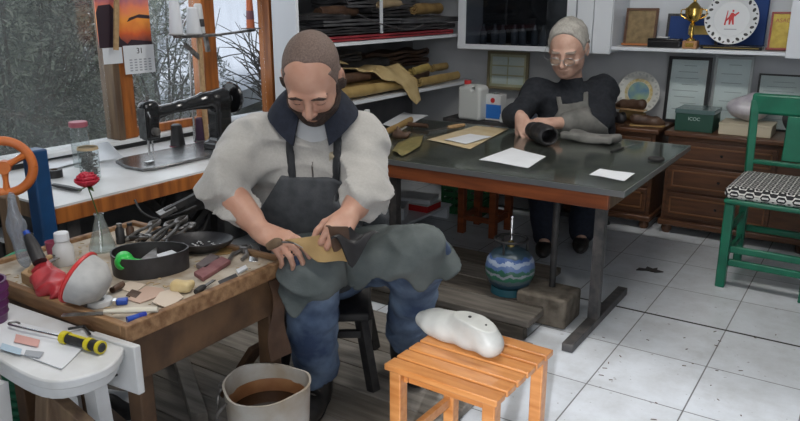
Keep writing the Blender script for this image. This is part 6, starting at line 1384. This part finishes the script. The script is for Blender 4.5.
def patch(pxs, m, nm):
    pp = [PZ(x, y, Zs+.0052) for x, y in pxs]; obj(nm, prism(B(), [(p.x, p.y) for p in pp], Zs+.0050, Zs+.0056), m, t2)
patch([(16, 334), (40, 340), (38, 347), (14, 342)], mat('pink_ink', (.62, .34, .30), .6), 'pink_patch'); patch([(2, 343), (22, 349), (20, 355), (0, 349)], mat('pale_blue_ink', (.40, .52, .62), .6), 'blue_patch'); patch([(26, 350), (44, 352), (40, 358), (24, 355)], mat('grey_print', (0, 0, 0)), 'grey_patch')
a, b, c = PZ(10, 325, Zs+.014), PZ(63, 337, Zs+.014), PZ(103, 348, Zs+.014); t = thing('screwdriver', 'screwdriver with black and yellow handle on the drawing', 'screwdriver')
dr = (c-b).normalized(); M_yel = mat('yellow_grip', (.62, .52, .02), .4)
obj('shaft', cyl(B(), a, b, .0032), M_chrome, t); obj('handle', tube(B(), [b, b.lerp(c, .15), b.lerp(c, .5), b.lerp(c, .9), c], [.007, .012, .011, .013, .008], 12), M_dark, t)
for f0, f1 in ((.0, .13), (.62, .72), (.90, .97)): obj('grip_band', cyl(B(), b.lerp(c, f0), b.lerp(c, f1), .0145), M_yel, t)
obj('grip_strip', bar(B(), b.lerp(c, .18)+Vector((0, 0, .011)), b.lerp(c, .58)+Vector((0, 0, .0105)), .006, .004), M_yel, t)
obj('hook', tube(B(), [a, a-dr*.012+Vector((0, .006, 0)), a-dr*.008+Vector((.004, .018, 0)), a+dr*.006+Vector((.004, .016, 0))], .0028, 6), M_iron, t)
tag(obj('hex_key', tube(B(), [PZ(68, 329, Zs+.008), PZ(84, 326, Zs+.008), PZ(90, 334, Zs+.008)], .003, 6, 0), M_dark), 'small bent hex key behind the screwdriver handle', 'tool')
t = thing('white_board', 'white board standing on edge against the front of the workbench', 'board')
bp = [PZ(98, 330, .47), PZ(150, 342, .47)]; zt_ = .52
obj('board', prism(B(), [(-1.43, .895), (-1.285, .905), (-1.285, .923), (-1.43, .913)], .455, .572), M_whitepl, t, bevel=.003)
for x, z in ((-1.38, .50), (-1.35, .49), (-1.345, .52), (-1.375, .478)): obj('screw_hole', cyl(B(), (x, .8955, z), (x, .903, z), .003, n=8), M_dark, t)
t.location = (0, 0, 0)
# wheel on its blue column
wc = PX(4, 167, -2.16); Rw = .079
t = thing('finishing_machine', 'orange spoked wheel on a blue steel column at the left edge', 'machine', (wc.x-.03, wc.y+.03, 0))
LX = Vector((.03, -.03, 0)); fdir = Vector((.75, -.66, 0)).normalized(); Mw = Matrix.Translation(LX+Vector((0, 0, wc.z))) @ fdir.to_track_quat('Z', 'Y').to_matrix().to_4x4()
bm = tube(B(), [(Rw*math.cos(a), Rw*math.sin(a), 0) for a in [2*math.pi*i/40 for i in range(41)]], .014, 10, 0)
M_or = mat('orange_cast_metal', (.66, .19, .04), .45, c2=(.52, .13, .03), scale=14)
for k in range(3):
    a0 = .5+k*2*math.pi/3; tube(bm, [(.012*math.cos(a0), .012*math.sin(a0), 0), (Rw*.55*math.cos(a0), Rw*.55*math.sin(a0), 0), (Rw*math.cos(a0), Rw*math.sin(a0), 0)], [.012, .008, .013], 8, 4)
cyl(bm, (0, 0, -.012), (0, 0, .014), .02); bm.transform(Mw); wheel = obj('wheel', bm, M_or, t)
obj('column', box(B(), -.10, -.04, .10, .155, .001, .84), mat('blue_machine_paint', (.01, .07, .20), .45, c2=(.01, .05, .14), scale=12), t, bevel=.006)
obj('axle', cyl(B(), Mw @ Vector((0, 0, -.013)), (-.07, .1, wc.z), .009), M_iron, t); obj('base_plate', box(B(), -.2, .0, .03, .25, FL+.0005, FL+.02), M_dark, t)
tag(obj('wooden_post', bar(B(), PZ(22, 300, FL)*1.0, PD(3, 196, 1.72), .05, .05), M_brownpost, bevel=.004), 'dark wooden post leaning up at the left edge below the orange wheel', 'post') if False else None
p1 = PX(8, 196, -2.10); pm = p1
tag(obj('wooden_post', box(B(), pm.x-.024, pm.x+.024, pm.y-.02, pm.y+.02, FL+.001, p1.z), M_brownpost, bevel=.004), 'dark wooden post at the left edge below the orange wheel', 'post')
c1 = PX(12, 262, -2.12)
tag(obj('green_hose', tube(B(), [(c1.x+.05*math.cos(a)*(1+.1*math.sin(a*.37)), c1.y+.05*math.sin(a), c1.z-.02+.006*a/3+.035*math.cos(a)) for a in [i*.35 for i in range(40)]], .006, 8, 2), mat('green_hose', (.05, .30, .16), .4)), 'coil of thin green hose around the dark wooden post', 'hose')
V = Vol((-.07, -.07, -.01), (.07, .07, .30), .006); V.limb([(0, 0, .03), (0, 0, .12), (.0, 0, .20)], [.024, .020, .009], .03); V.d = V.d+V.field(lambda X, Y, Z: .007*(np.abs(nz(X*50, Y*50, Z*14))*2-.7))
o = vobj('plastic_bag', V, glass_mat('grey_plastic_film', tint=(.7, .75, .8), rough=.2, haze=.22, hazecol=(.55, .6, .68))); o.location = PD(27, 262, 1.97)-Vector((0, 0, .02)); o.rotation_euler = (0, -.12, 0); tag(o, 'thin grey plastic bag hanging between the post and the blue column', 'bag')
a, b = PD(40, 262, 1.90), PD(28, 236, 1.93); t = thing('spray_bottle', 'black bottle lying aslant beside the blue column', 'bottle')
obj('bottle', tube(B(), [a, a.lerp(b, .5), b], [.018, .017, .012], 12), M_blk, t); obj('cap', tube(B(), [b, b+(b-a).normalized()*.014], [.009, .009], 10, 0), M_blu, t)
pc = PZ(-12, 322, PS+.001); t = thing('purple_bucket', 'purple ribbed plastic bucket cut by the left edge', 'bucket', tuple(pc))
obj('body', lathe(B(), [(0, 0), (.042, 0), (.055, .09), (.050, .10), (.053, .104), (.048, .104), (.046, .09), (.036, .004), (0, .004)], 28), mat('purple_plastic', (.09, .02, .09), .4), t)
bm = B()
for z_ in (.02, .04, .06, .08): lathe(bm, [(.0435+.13*z_, z_), (.0455+.13*z_, z_+.004), (.044+.13*z_, z_+.008)], 28)
obj('ribs', bm, mat('purple_plastic', (0, 0, 0)), t)
t = thing('hose_coil', 'thick dark green ribbed hose coiled below the plastic stool', 'hose', tuple(PZ(40, 415, .06))); t.location.z = FL+.03
bm = B()
for k in range(9): 
    tube(bm, [(.075*math.cos(a)+.006*math.sin(k*2.1), .075*math.sin(a), .0+k*.027+.004*math.sin(2*a+k)) for a in [2*math.pi*i/24 for i in range(25)]], .0135, 8, 0)
obj('hose', bm, mat('dark_green_rubber', (.01, .10, .05), .5), t)
beam('timber_beam', 'dark wooden beam slanting down in front of the green hose', 'wood', PD(45, 392, 1.56), PD(96, 436, 1.54), .03, .035, M_brownpost)
beam('timber_beam', 'short upright dark beam under the plastic stool edge', 'wood', PD(52, 378, 1.56), PD(50, 440, 1.58), .05, .045, M_brownpost)
V = Vol((-.12, -.07, -.01), (.12, .07, .08), .005); V.limb([(-.07, 0, .03), (.0, 0, .035), (.07, 0, .025)], [.03, .034, .026], .02); V.d = np.maximum(V.d, .0-V.ax[2][None, None, :])
o = vobj('rubber_clog', V, M_dark); o.location = PD(110, 412, 1.70); o.rotation_euler = (0, 0, .3); o.location.z = FL+.16; o.location = tuple(o.location)
tag(o, 'black rubber clog under the workbench at the lower edge', 'shoe')
o.location = PZ(110, 416, FL+.001)
tag(obj('white_sheet', quad_sheet([PZ(84, 388, FL+.0015), PZ(130, 392, FL+.0015), PZ(140, 430, FL+.0015), PZ(88, 430, FL+.0015)], wave=.003), M_paper), 'white sheet on the floor under the workbench', 'sheet')
# ================================================================ CEILING LAMPS (fixtures of the two ceiling lights)
for x, y in ((-.9, 2.7), (-1.0, .7)):
    t = thing('ceiling_lamp', 'white fluorescent ceiling lamp over the ' + ('glass-topped table' if y > 2 else 'workbench'), 'lamp', (x, y, 2.38))
    obj('housing', box(B(), -.68, .68, -.07, .07, .02, .069), M_whitepl, t, bevel=.004)
    for s_ in (-.035, .035): obj('lamp_tube', cyl(B(), (-.62, s_, .004), (.62, s_, .004), .013), mat('lamp_glow', (1, 1, 1), .5, emit=(1, .98, .95, 3)), t)
bpy.context.view_layer.update()
